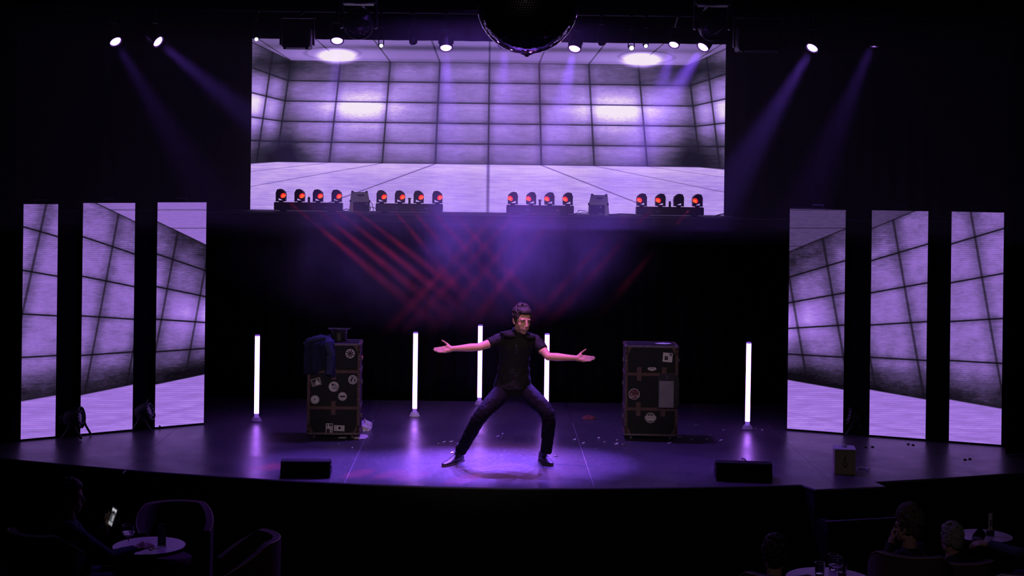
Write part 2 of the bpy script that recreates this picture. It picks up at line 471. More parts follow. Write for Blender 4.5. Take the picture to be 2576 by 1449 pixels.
rail = root('deck_rail', 'thin grey metal edge rail along the upper deck', 'rail', (0, 18.57, PZ))
MB().tube([(-6.6, 0, -.02), (6.6, 0, -.02)], .012, 8).build('tube', mat('rail_grey', (.14, .14, .16), .4, .6), rail, True)
for x in (-6.3, -4.2, -2.1, 0, 2.1, 4.2, 6.3): MB().box((x, .02, -.05), (.03, .03, .07)).build('bracket', M_metal, rail)
o = drape_mesh(-7.4, 7.4, .005, PZ-.125, BACKY+.04, .022, .17).build('backdrop_curtain', M_drape, None, True, 0)
tag(o, 'black pleated backdrop curtain hanging behind the light tubes', 'curtain')

# ---------------------------------------------------------------- LED screens
def grid_screen(name, corners, nx, ny, uvf, m, parent):
    """flat screen face: corners bl, br, tr, tl"""
    bl, br, tr, tl = [Vector(c) for c in corners]; me = bpy.data.meshes.new(name)
    vs, fs = [], []
    for j in range(ny+1):
        for i in range(nx+1):
            vs.append((bl.lerp(br, i/nx)).lerp(tl.lerp(tr, i/nx), j/ny))
    for j in range(ny):
        for i in range(nx):
            a = j*(nx+1)+i; fs.append((a, a+1, a+nx+2, a+nx+1))
    me.from_pydata([tuple(v) for v in vs], [], fs)
    uvl = me.uv_layers.new(name='UVMap')
    for l in me.loops:
        uvl.data[l.index].uv = uvf(vs[l.vertex_index], (l.vertex_index % (nx+1))/nx)
    return obj(name, me, m, parent)

SY = 19.22                                     # distance of the big screen
k = SY/F
sx0, sx1 = (630-CX)*k+.004, (1822-CX)*k
sz0, sz1 = PZ+.004, CAMZ+(CY-56)*k
big = root('led_wall', 'huge wide LED wall above the upper deck showing a padded cell', 'screen', ((sx0+sx1)/2, SY, sz0))
hw = (sx1-sx0)/2; hh = sz1-sz0
def uv_main(p, t):
    X = p.x+(sx0+sx1)/2; Z = p.z+sz0
    return ((X/k+CX)/1000, (CY-(Z-CAMZ)/k)/1000)
grid_screen('display', [(-hw, 0, 0), (hw, 0, 0), (hw, 0, hh), (-hw, 0, hh)], 12, 6, uv_main, M_screen, big)
bk = MB().box((0, .06, hh/2), (2*hw+.02, .11, hh+.01)); bk.build('cabinet', M_metal, big)

# angled side columns; contents run on from column to column
def wing(side):
    if side < 0:
        A, B = G(52, 1110), G(512, 1068)
        cols = [(52, 139), (202, 333), (389.5, 512.5)]; tops = [513.5, 510.5, 509]
        widths = [74, 131, 124]; total = 329
        labels = ['narrow lit LED column at the far left end of the stage', 'middle LED column of the three on the left, padded wall picture', 'LED column nearest the backdrop on the left side, padded wall and ceiling picture']
    else:
        A, B = G(1980, 1082.5), G(2518, 1123.5)
        cols = [(1980, 2120.5), (2186.5, 2328), (2387, 2518.5)]; tops = [526.5, 530, 533.5]
        widths = [141, 143, 133]; total = 417
        labels = ['LED column nearest the backdrop on the right side, dark ceiling at its top', 'middle LED column of the three on the right, padded wall picture', 'outermost LED column at the far right end of the stage']
    d = (B-A).normalized(); nrm = Vector((d.y, -d.x, 0))          # towards the audience
    acc = 0
    for i, ((x0, x1), ty, wd_, lb) in enumerate(zip(cols, tops, widths, labels)):
        def hit(px):
            # point of the wing's base line seen in image column px (at the base)
            lo, hi = -1.0, 2.0
            for _ in range(50):
                mid = (lo+hi)/2; q = A.lerp(B, mid)
                if PX(q)[0] < px: lo = mid
                else: hi = mid
            return A.lerp(B, lo)
        p0, p1 = hit(x0), hit(x1)
        mid = (p0+p1)/2
        top = P(PX(mid)[0], ty, mid.y).z
        r = root('led_column', lb, 'screen', mid, math.atan2(d.y, d.x), 'LED columns at the sides of the stage')
        L = (p1-p0).length; z0 = .02
        Mw = Matrix.Translation(mid) @ Matrix.Rotation(math.atan2(d.y, d.x), 4, 'Z')
        a0 = acc if side < 0 else total-acc
        sg = 1 if side < 0 else -1
        def uvf(p, t, a0=a0, wd_=wd_, sg=sg, Mw=Mw):
            q = Mw @ Vector(p); return ((a0+sg*t*wd_)/1000, PX(q)[1]/1000)
        grid_screen('display', [(-L/2, 0, z0), (L/2, 0, z0), (L/2, 0, top), (-L/2, 0, top)], 4, 20, uvf, M_wingL if side < 0 else M_wingR, r)
        MB().box((0, .05, (top)/2+.006), (L+.012, .095, top+.004)).build('cabinet', M_metal, r)
        MB().box((0, .22, .015), (L*.7, .4, .03), bevel=.004).build('foot_plate', M_metal, r)
        # grab handle on top
        MB().tube([(-.065, .03, top), (-.06, .03, top+.045), (.06, .03, top+.045), (.065, .03, top)], .007, 8).build('handle', mat('handle_grey', (.25, .24, .28), .4, .7), r, True)
        for sx in (-L*.36, L*.36): MB().box((sx, .05, top+.012), (.03, .03, .02), bevel=.004).build('lock', M_metal, r)
        acc += wd_
    # black flats behind and between the columns
    for j in range(2):
        q0, q1 = hit_pts(A, B, cols[j][1]), hit_pts(A, B, cols[j+1][0])
        mid = (q0+q1)/2 - nrm*.06
        fo = root('black_flat', ['tall black flat panel between the outer and middle LED columns, ', 'tall black flat panel between the middle and inner LED columns, '][j if side < 0 else 1-j] + ('left side of stage' if side < 0 else 'right side of stage'), 'panel', mid, math.atan2(d.y, d.x), 'black flats between the LED columns')
        MB().box((0, 0, 1.2), ((q1-q0).length-.03, .03, 2.4)).build('board', M_dkpaint, fo)
        MB().box((0, .14, .02), (.3, .25, .03)).build('foot_plate', M_metal, fo)
        MB().tube([(0, .02, 1.3), (0, .24, .03)], .015, 8).build('brace', M_metal, fo)
def hit_pts(A, B, px):
    lo, hi = -1.0, 2.0
    for _ in range(50):
        mid = (lo+hi)/2
        if PX(A.lerp(B, mid))[0] < px: lo = mid
        else: hi = mid
    return A.lerp(B, lo)
wing(-1); wing(1)

# black drapes either side of the big screen and the border above it
def px_x(px, Y): return (px-CX)/F*Y
o = drape_mesh(-7.6, px_x(629, 19.0), PZ+.01, 5.6, 19.0, .03, .21, seed=3).build('side_curtain', M_drape, None, True, 0)
tag(o, 'black curtain hanging left of the big LED wall', 'curtain', 'curtains beside the LED wall')
o = drape_mesh(px_x(1823, 19.0), 7.6, PZ+.01, 5.6, 19.0, .03, .21, seed=8).build('side_curtain', M_drape, None, True, 0)
tag(o, 'black curtain hanging right of the big LED wall', 'curtain', 'curtains beside the LED wall')
BY = 17.85
o = drape_mesh(-7.6, 7.6, CAMZ+(CY-104)/F*BY, 6.2, BY, .02, .3, seed=5).build('border_curtain', M_black, None, True, 0)
tag(o, 'black border curtain across the top hiding the upper edge of the LED wall', 'curtain')
# proscenium legs at the picture's edges
for px, lab in ((-40, 'black side leg curtain at the left edge of the stage'), (2620, 'black side leg curtain at the right edge of the stage')):
    x = px_x(px, 15.2); x0, x1 = (x-2, x+.22) if px < 0 else (x-.22, x+2)
    o = drape_mesh(x0, x1, .01, 6.2, 15.5, .04, .2, seed=px).build('leg_curtain', M_black, None, True, 0); tag(o, lab, 'curtain', 'side leg curtains')

# ---------------------------------------------------------------- glowing tubes
M_tube = mat('tube_glow', (.8, .8, .8), .5, emit=(.44, .15, 1.0), estr=9.0)
M_tubecap = mat('tube_cap', (.30, .22, .45), .5, emit=(.30, .12, .85), estr=.55)  # faint violet emission stands in for tube light shining through collar and end cap
M_base = mat('tube_base', (.55, .52, .52), .5)
tube_spots = [(645, 1060, 'glowing white-violet light tube at far left beside the jacket-draped trunk'),
              (1043, 1047, 'glowing light tube standing between the left trunk and the performer'),
              (1206, 1018, 'rearmost glowing light tube, behind the performer\'s arm on the left'),
              (1374, 1050, 'glowing light tube partly hidden behind the performer\'s leg and right arm'),
              (1880, 1080, 'glowing light tube at far right, beyond the right trunk')]
for i, (px, py, lb) in enumerate(tube_spots):
    g = G(px, py)
    if i == 3: g.y = 17.5; g.x = P(px, 1050, 17.5).x
    t = root('light_tube', lb, 'light tube', (g.x, g.y, 0), 0, 'glowing light tubes on the stage')
    if i == 4: t.rotation_euler = (0, R(.3), 0)
    MB().lathe([(.062, 0), (.064, .006), (.042, .048), (.036, .052)], 28).build('base', M_base, t, True)
    MB().lathe([(.026, .05), (.026, .092)], 20).build('collar', M_tubecap, t, True)
    MB().lathe([(.0275, .092), (.0275, .985)], 24).build('glass_tube', M_tube, t, True)
    MB().lathe([(.028, .985), (.028, .995), (.024, 1.0)], 24).build('end_cap', M_tubecap, t, True)

# ---------------------------------------------------------------- moving-head bars on the deck edge
M_redlens = mat('red_lens', (.3, .02, .01), .3, emit=(1.0, .02, .008), estr=1.6)
M_redcore = mat('red_core', (.3, .1, .01), .3, emit=(1.0, .10, .015), estr=2.2)
M_offlens = mat('dark_lens', (.02, .01, .012), .15)
M_head = mat('lamp_shell', (.020, .018, .026), .5)
bars = [(692, 863, 540, [(708, 1), (755, 1), (801, 1), (848, 1)], 1, 'four-head red beam bar at the left end of the upper deck'),
        (947, 1115, 541, [(961, 1), (1007, 1), (1054, 1), (1101, 1)], 1, 'four-head red beam bar left of centre, right of the grey wedge box'),
        (1275, 1444, 543, [(1291, 1), (1337, 1), (1383, 1), (1429, 1)], -1, 'four-head red beam bar right of centre, left of the grey wedge box'),
        (1601, 1770, 547, [(1615, 1), (1662, 1), (1708, 0), (1755, 1)], -1, 'four-head beam bar at the right end with one head unlit')]
BARY = 18.78
red_targets = []
for bi, (x0, x1, yb, heads, sd, lb) in enumerate(bars):
    X0, X1 = px_x(x0, BARY), px_x(x1, BARY)
    b = root('moving_head_bar', lb, 'stage light', ((X0+X1)/2, BARY, PZ), 0, 'beam bars on the upper deck')
    L = X1-X0
    MB().box((0, 0, .065), (L, .15, .10), bevel=.008).build('base_bar', M_head, b)
    for sx in (-.36, .36): MB().box((sx*L, 0, .008), (.09, .17, .016), bevel=.003).build('foot', M_metal, b)
    for sx in (-.18, .26): MB().box((sx*L, -.0755, .055), (.035, .004, .022)).build('badge', mat('badge_grey', (.16, .15, .18), .5), b)
    for hi, (hx, lit) in enumerate(heads):
        X = px_x(hx, BARY) - (X0+X1)/2
        wp = Vector((px_x(hx, BARY), BARY, PZ+.205))
        if sd < 0:
            tg = [G(655, 1172), G(700, 1174), G(780, 1182), G(905, 1190)][hi] if bi == 2 else [G(985, 1192), G(1040, 1197), None, G(1165, 1206)][hi]
            if tg is None: tg = G(1100, 1200)
        else:
            tg = Vector((wp.x+(5.5 if bi == 0 else 3.6)+.03*hi, 11.2, HZ))
        d = (tg-wp).normalized(); c = Vector((X, 0, .205))
        # head turned towards its target, tipped mostly sideways as in the photo
        ax = Vector((sd*.42, -.82, -.38)).normalized(); fm = frame(ax)
        sil = [(-.062, -.028), (-.064, .030), (-.045, .072), (-.005, .080), (.030, .066), (.040, .046), (.060, .034), (.066, .005), (.064, -.066), (.030, -.066), (-.020, -.034)]
        hd = MB(); hd.poly([Vector((X+sd*a_, -.055, .205+b_)) for a_, b_ in sil], (0, .11, 0))
        bmesh.ops.bevel(hd.bm, geom=[e_ for e_ in hd.bm.edges if abs(e_.verts[0].co.y-e_.verts[1].co.y) < .01], offset=.008, segments=2, affect='EDGES')
        ho = hd.build('light_head', M_head, b, True)
        yk = MB()
        for s in (-1, 1): yk.box((X-sd*.050, s*.040, .165), (.026, .018, .085), bevel=.004)
        yk.box((X, 0, .132), (.128, .10, .014), bevel=.004); yk.cyl((X, 0, .112), (X, 0, .13), .030, n=16)
        yk.build('yoke', M_head, ho, False)
        c = Vector((X+sd*.034, -.050, .205-.008))
        MB().lathe([(.036, 0), (.034, .010), (.012, .016)], 18, c, ax).build('lens', M_redlens if lit else M_offlens, ho, True)
        if lit:
            co = MB()
            for q in range(4):
                a = q*math.pi/2+.6; co.ell(c+ax*.012+fm @ Vector((.015*math.cos(a), .015*math.sin(a), 0)), .010, n=10, m=6)
            co.build('led_chip', M_redcore, ho, True)
            spot('red_beam', Vector((wp.x+sd*.05, BARY-.10, PZ+.17)), tg, RED_W*((.6 if bi == 2 else .7) if sd < 0 else (.85 if bi == 0 else .45)), (1.0, .03, .12), 2.4, .35, .02)
    # little receiver stub standing on each bar
    sxp = [778, 1031, 1359, 1686][bi]; X = px_x(sxp, BARY)-(X0+X1)/2
    st = MB(); st.box((X, 0, .145), (.028, .03, .065), bevel=.003); st.box((X, 0, .182), (.044 if bi in (1, 2) else .02, .034, .012), bevel=.002)
    st.build('receiver_stub', M_head, b)

# grey wedge boxes between the bars
M_wtop = mat('wedge_grey', (.62, .60, .64), .55, bump=.15, bscale=80); M_wgr = mat('wedge_grille', (.06, .055, .07), .7)
for px, yw, lb, mir in ((905.5, 540, 'small grey wedge speaker on the deck between the two left beam bars', 1), (1507.5, 544, 'small grey wedge speaker on the deck between the two right beam bars', -1)):
    wx = px_x(px, 18.80)
    w = root('wedge_speaker', lb, 'speaker', (wx, 18.80, PZ), R(8*mir), 'grey wedge speakers on the upper deck')
    a, h2 = .13, .255
    mb = MB(); prof = [(-.11, 0), (.11, 0), (.11, h2), (.02, h2), (-.11, .135)]     # y, z
    mb.poly([Vector((-a, y, z)) for y, z in prof], (2*a, 0, 0))
    for v in mb.bm.verts: v.co.x *= 1-.20*max(0, v.co.z-.10)/.155
    mb.build('body', M_wtop, w)
    MB().box((.015*mir, -.113, .068), (.20, .008, .125), bevel=.003).build('grille', M_wgr, w)
    for s in (-1, 1):
        MB().box((s*.090, .03, h2+.005), (.03, .05, .018), bevel=.005).build('corner_guard', M_wgr, w)
        MB().box((s*.122, -.105, .14), (.02, .03, .03), bevel=.005).build('corner_guard', M_wgr, w)
    MB().box((.01, -.045, .215), (.085, .012, .02), rot=Euler((R(-45), 0, 0)).to_matrix(), bevel=.003).build('handle', M_wgr, w)
    MB().cyl((.085*mir if mir > 0 else .03, -.119, .105), (.085*mir if mir > 0 else .03, -.114, .105), .011, n=12).build('badge', mat('badge_pale', (.6, .55, .65), .5), w)
    if mir < 0: MB().box((.03, -.119, .02), (.05, .004, .018)).build('badge', mat('badge_pale2', (.3, .28, .34), .5), w)
# loose cables around them
M_cable = mat('black_cable', (.012, .012, .014), .5)
def cable(pts, r, lb, m=None, group='cables on the upper deck'):
    o = MB().tube(pts, r, 6).build('cable', m or M_cable, None, True); return tag(o, lb, 'cable', group)
def arc(px0, px1, h, Y, z, n=10, w=0):
    x0, x1 = px_x(px0, Y), px_x(px1, Y)
    return [(x0+(x1-x0)*i/n+w*math.sin(3*math.pi*i/n), Y-.02*math.sin(5*i/n), z+.008+h*math.sin(math.pi*i/n)) for i in range(n+1)]
cable(arc(862, 884, .03, 18.74, PZ), .005, 'short looped black cable from leftmost beam bar to wedge speaker')
q = [(px_x(a, 18.86), 18.86, P(a, b, 18.86).z) for a, b in ((914, 492), (911, 489), (915, 487), (921, 490), (924, 499), (930, 506), (937, 512), (940, 524), (941, 538))]
cable(q, .004, 'thin black cable arching over the left wedge speaker')
cable(arc(926, 948, .06, 18.74, PZ, w=.02), .004, 'looped black cable right of the left wedge speaker')
cable(arc(1443, 1482, .05, 18.74, PZ, w=.03), .004, 'looped black cable left of the right wedge speaker')
cable(arc(1443, 1500, .02, 18.70, PZ, w=.02), .005, 'low black cable lying left of the right wedge speaker')
cable(arc(1532, 1602, .012, 18.72, PZ, 16, .03), .007, 'tangled black cable between right wedge speaker and last beam bar')
cable(arc(1800, 1850, .03, 18.66, PZ, 8), .008, 'black cable bundle at the right foot of the LED wall')

# ---------------------------------------------------------------- overhead rig
RY = 17.15
M_parlens = mat('par_lens', (.5, .4, .8), .3, emit=(.42, .17, 1.0), estr=6.5)
M_pin = mat('pin_lens', (.5, .5, .6), .3, emit=(.75, .75, 1.0), estr=2.2)
BZ = CAMZ+(CY-30)/F*RY
bt = root('lighting_batten', 'black pipe batten across the top carrying the violet lamps', 'pipe', (0, RY+.05, BZ))
MB().tube([(-6.8, 0, 0), (6.8, 0, 0)], .025, 12).build('pipe', M_metal, bt, True)
for x in (-6, -3, 0, 3, 6): MB().tube([(x, 0, .02), (x, 0, 6.5-BZ)], .008, 6).build('hanger', M_metal, bt, True)
def par_can(px, py, tgt, lb, watts, deg=15, size=1.0, lens=M_parlens, name='par_lamp', group='violet par lamps over the stage', Y=RY, lit=True):
    c = P(px, py, Y); d = (Vector(tgt)-c).normalized(); o = c-d*.01
    r = root(name, lb, 'stage light', (c.x, c.y, c.z), 0, group)
    s = size
    MB().lathe([(.035*s, -.17*s), (.062*s, -.15*s), (.078*s, -.10*s), (.080*s, .004*s), (.074*s, .006*s), (.072*s, -.012*s)], 24, (0, 0, 0), d).build('housing', M_metal, r, True)
    fm = frame(d)
    if lit:
        ln = MB(); ln.lathe([(.066*s, -.008*s), (.060*s, .001*s), (.03*s, .006*s), (.004, .007*s)], 22, (0, 0, 0), d)
        lo = ln.build('lens', lens, r, True)
    else:
        MB().lathe([(.066*s, -.008*s), (.03*s, .004*s)], 22, (0, 0, 0), d).build('lens', M_offlens, r, True)
    # cooling fins
    fn = MB()
    for q in range(10):
        a = q*math.pi/5; fn.box(-d*.155*s+fm @ Vector((.045*s*math.cos(a), .045*s*math.sin(a), 0)), (.006*s, .03*s, .035*s), rot=fm @ Matrix.Rotation(a+math.pi/2, 3, 'Z'))
    fn.build('cooling_fin', M_metal, r)
    # yoke and hook up to the pipe
    side = fm @ Vector((1, 0, 0)); upz = BZ-c.z
    ym = MB(); pv = -d*.06*s
    top = Vector((pv.x, pv.y, max(.12*s, min(.22, upz-.04))))
    for sg in (-1, 1):
        ym.tube([pv+side*sg*.084*s, Vector((pv.x, pv.y, 0))+side*sg*.084*s+Vector((0, 0, top.z*.75)), top+side*sg*.05*s], .007, 6)
    ym.tube([top-side*.055*s, top+side*.055*s], .009, 6); ym.build('yoke', M_metal, r, True)
    hk = MB(); hk.tube([top, Vector((top.x, .05+RY-Y, upz+.0))], .012, 8); hk.box((top.x, .05+RY-Y, upz), (.04, .07, .07), bevel=.008); hk.build('clamp', M_metal, r)
    if lit and watts: spot('violet_beam', c+d*.02, tgt, watts, PURPLE, deg, .9, .05)
    return r
par_can(291, 105, G(930, 1168), 'violet par lamp at the far left of the rig', PAR_W*.24)
par_can(398, 105, G(1690, 1168), 'second violet par lamp from the left, beam angled to the right', PAR_W*.66)
par_can(848, 103, G(800, 1168), 'violet par lamp above the left ceiling lamp on the LED wall picture', PAR_W*.9, 20)
par_can(1122, 121, G(1140, 1168), 'violet par lamp left of the mirror ball', PAR_W*1.9, 22)
par_can(1445, 123, G(1200, 1168), 'violet par lamp right of the mirror ball', PAR_W*2.6, 22)
par_can(1695, 113, G(1380, 1168), 'smaller-looking violet par lamp near the upper right of the LED wall', PAR_W*1.8, 21, size=.85, Y=17.5)
par_can(1768, 119, G(1080, 1170), 'violet par lamp at the LED wall\'s upper right corner', PAR_W*3.0, 21)
par_can(2043, 121, G(1420, 1168), 'violet par lamp at the far right of the rig', PAR_W*1.05)
par_can(2196, 108, G(1750, 1168), 'par lamp at far right hidden behind the border, only its faint beam showing', PAR_W*.30, Y=18.05)
par_can(1268, 112, G(1268, 1168), 'par lamp hanging behind the mirror ball', PAR_W*1.5, 22, Y=17.3)
for px, py, lb in ((645, 99, 'tiny white pin spot at the LED wall\'s upper left corner'), (959, 115, 'tiny white pin spot between the left par lamps'),
                   (1589, 121, 'tiny white pin spot above the right ceiling lamp picture'), (1625, 116, 'tiny pin spot right beside the white pin spot on the right')):
    c = P(px, py, RY); par_can(px, py, c+Vector((.1, -1, -.25)), lb, 0, size=.34 if px != 1589 else .42, lens=M_pin, name='pin_spot', group='small pin spots on the rig')
for px, py, lb in ((1040, 106, 'small unlit black lamp left of the mirror ball'), (1515, 108, 'small unlit black lamp right of the mirror ball')):
    c = P(px, py, RY); par_can(px, py, c+Vector((.2, -.6, -.8)), lb, 0, size=.6, name='unlit_lamp', group='unlit lamps on the rig', lit=False)
# boxy unlit projectors
for px, py, w, h, lb in ((748, 96, .31, .235, 'boxy black lamp hanging in front of the LED wall\'s upper left'), (1909, 100, .50, .27, 'boxy black lamp hanging right of the LED wall')):
    Y = 16.6; c = P(px, py, Y); r = root('box_lamp', lb, 'stage light', (c.x, c.y, c.z-h/2), 0, 'boxy lamps on the rig')
    MB().box((0, 0, h/2), (w, .30, h), bevel=.015).build('body', M_metal, r)
    MB().box((0, -.155, h*.5), (w*.8, .012, h*.75), bevel=.004).build('front_panel', M_plastic, r)
    for sx in (-1, 1):
        MB().box((sx*w*.40, -.12, -.008), (.03, .04, .022), bevel=.004).build('foot', M_metal, r)
        MB().box((sx*(w/2+.03), 0, h*.55), (.02, .10, h*.8), bevel=.006).build('side_bracket', M_metal, r)
    MB().box((0, 0, h+.12), (w+.09, .06, .03)).build('yoke_bar', M_metal, r)
    for sx in (-1, 1): MB().box((sx*(w/2+.03), 0, h*.9+.06), (.014, .05, .18)).build('yoke_arm', M_metal, r)
    MB().tube([(0, 0, h+.12), (0, RY+.05-Y, BZ-c.z+h/2)], .02, 8).build('clamp', M_metal, r)
# round moving heads, dark
for px, py, lb in ((902, 58, 'round dark moving head hanging left above the LED wall'), (1792, 62, 'round dark moving head hanging at the LED wall\'s right corner')):
    Y = 16.3; c = P(px, py, Y); r = root('moving_head_light', lb, 'stage light', (c.x, c.y, c.z), 0, 'round moving heads on the rig')
    d = Vector((.15, -.7, -.7)).normalized()
    MB().lathe([(.05, -.16), (.12, -.14), (.165, -.05), (.165, .05), (.15, .11), (.135, .12), (.13, .10)], 28, (0, 0, 0), d).build('head', M_plastic, r, True)
    MB().lathe([(.125, .10), (.08, .125), (.01, .132)], 24, (0, 0, 0), d).build('lens', mat('glass_dark', (.01, .01, .014), .05), r, True)
    for sx in (-1, 1): MB().box((sx*.19, 0, .08), (.04, .10, .28), bevel=.012).build('yoke_arm', M_plastic, r)
    MB().box((0, 0, .26), (.40, .26, .11), bevel=.015).build('base', M_plastic, r)
    MB().tube([(0, 0, .3), (0, RY+.05-Y, BZ-c.z+.0)], .02, 8).build('clamp', M_metal, r)

# ---------------------------------------------------------------- mirror ball
MY = 10.6; mc = P(1327, 8, MY); mr = 128.5/F*MY
ball = root('mirror_ball', 'large mirror ball hanging at top centre', 'mirror ball', mc)
me = MB(); rings_n = 64
verts = []
tile = MB()
for i in range(3, rings_n-1):
    a0, a1 = math.pi*i/rings_n, math.pi*(i+1)/rings_n
    n = max(6, int(2*math.pi*math.sin((a0+a1)/2)*rings_n/math.pi*.98))
    for j in range(n):
        b0, b1 = 2*math.pi*j/n, 2*math.pi*(j+1)/n
        g = .055*(b1-b0); ga = .055*(a1-a0)
        cn = Vector((math.sin((a0+a1)/2)*math.cos((b0+b1)/2), math.sin((a0+a1)/2)*math.sin((b0+b1)/2), math.cos((a0+a1)/2)))
        q = Euler((rnd.gauss(0, .012), rnd.gauss(0, .012), rnd.gauss(0, .012))).to_matrix()
        pts = []
        for a, b in ((a0+ga, b0+g), (a1-ga, b0+g), (a1-ga, b1-g), (a0+ga, b1-g)):
            v = Vector((math.sin(a)*math.cos(b), math.sin(a)*math.sin(b), math.cos(a)))
            pts.append((cn + q @ (v-cn))*mr)
        tile.bm.faces.new([tile.bm.verts.new(p) for p in pts])
t = tile.build('mirror_tiles', mat('mirror_tile', (.62, .60, .64), .04, 1), ball); t['kind'] = 'stuff'
MB().ell((0, 0, 0), mr*.992, n=48, m=24).build('core', M_metal, ball, True)
MB().lathe([(.012, -mr-.018), (.016, -mr-.010), (.05, -mr+.004), (.055, -mr+.02)], 20).build('bottom_cap', M_metal, ball, True)
MB().lathe([(.06, mr-.02), (.06, mr+.03), (.03, mr+.05)], 20).build('top_cap', M_metal, ball, True)
MB().tube([(0, 0, mr), (0, 0, 6.55-mc.z)], .012, 8).build('hanging_rod', M_metal, ball, True)

# ---------------------------------------------------------------- floor lamps at the feet of the side columns
def floor_par(px, py, aim, lb):
    g = G(px, py); r = root('floor_lamp_par', lb, 'stage light', (g.x, g.y, 0), 0, 'par lamps on the stage floor by the LED columns')
    d = Vector(aim).normalized(); c = Vector((0, 0, .215)); fm = frame(d)
    MB().lathe([(.06, -.13), (.10, -.10), (.115, -.03), (.118, .05), (.108, .055), (.106, .03)], 26, c, d).build('housing', M_metal, r, True)
    MB().lathe([(.10, .028), (.06, .038), (.005, .042)], 22, c, d).build('lens', mat('lens_grey', (.10, .10, .12), .2), r, True)
    bz = MB()
    for q in range(12):
        a = q*math.pi/6; bz.ell(c+d*.045+fm @ Vector((.07*math.cos(a), .07*math.sin(a), 0)), .013, n=8, m=5)
    bz.build('led_lens', mat('led_lens', (.30, .29, .34), .2), r, True)
    sd = fm @ Vector((1, 0, 0)); sd.z = 0; sd.normalize()
    fw = Vector((-sd.y, sd.x, 0))
    for s in (-1, 1):
        MB().tube([c+sd*s*.13, Vector((0, 0, .10))+sd*s*.135+fw*.05, Vector((0, 0, .012))+sd*s*.13+fw*.11], .012, 8).build('foot_bracket', M_metal, r, True)
        MB().tube([c+sd*s*.13, Vector((0, 0, .10))+sd*s*.135-fw*.05, Vector((0, 0, .012))+sd*s*.13-fw*.11], .012, 8).build('foot_bracket', M_metal, r, True)
        MB().lathe([(.03, 0), (.03, .02), (.012, .025)], 12, c+sd*s*.128, sd*s).build('knob', M_metal, r, True)
    MB().box(c-d*.15, (.12, .09, .08), rot=fm, bevel=.01).build('driver_box', M_metal, r)
floor_par(193, 1101, (.98, -.12, .12), 'black par lamp on the floor left of the middle left LED column')
floor_par(368, 1082, (.96, -.15, .30), 'black par lamp on the floor left of the inner left LED column')
floor_par(2140, 1092, (-.97, -.15, .2), 'black par lamp on the floor right of the inner right LED column')
floor_par(2348, 1104, (-.98, -.12, .1), 'black par lamp on the floor right of the middle right LED column')

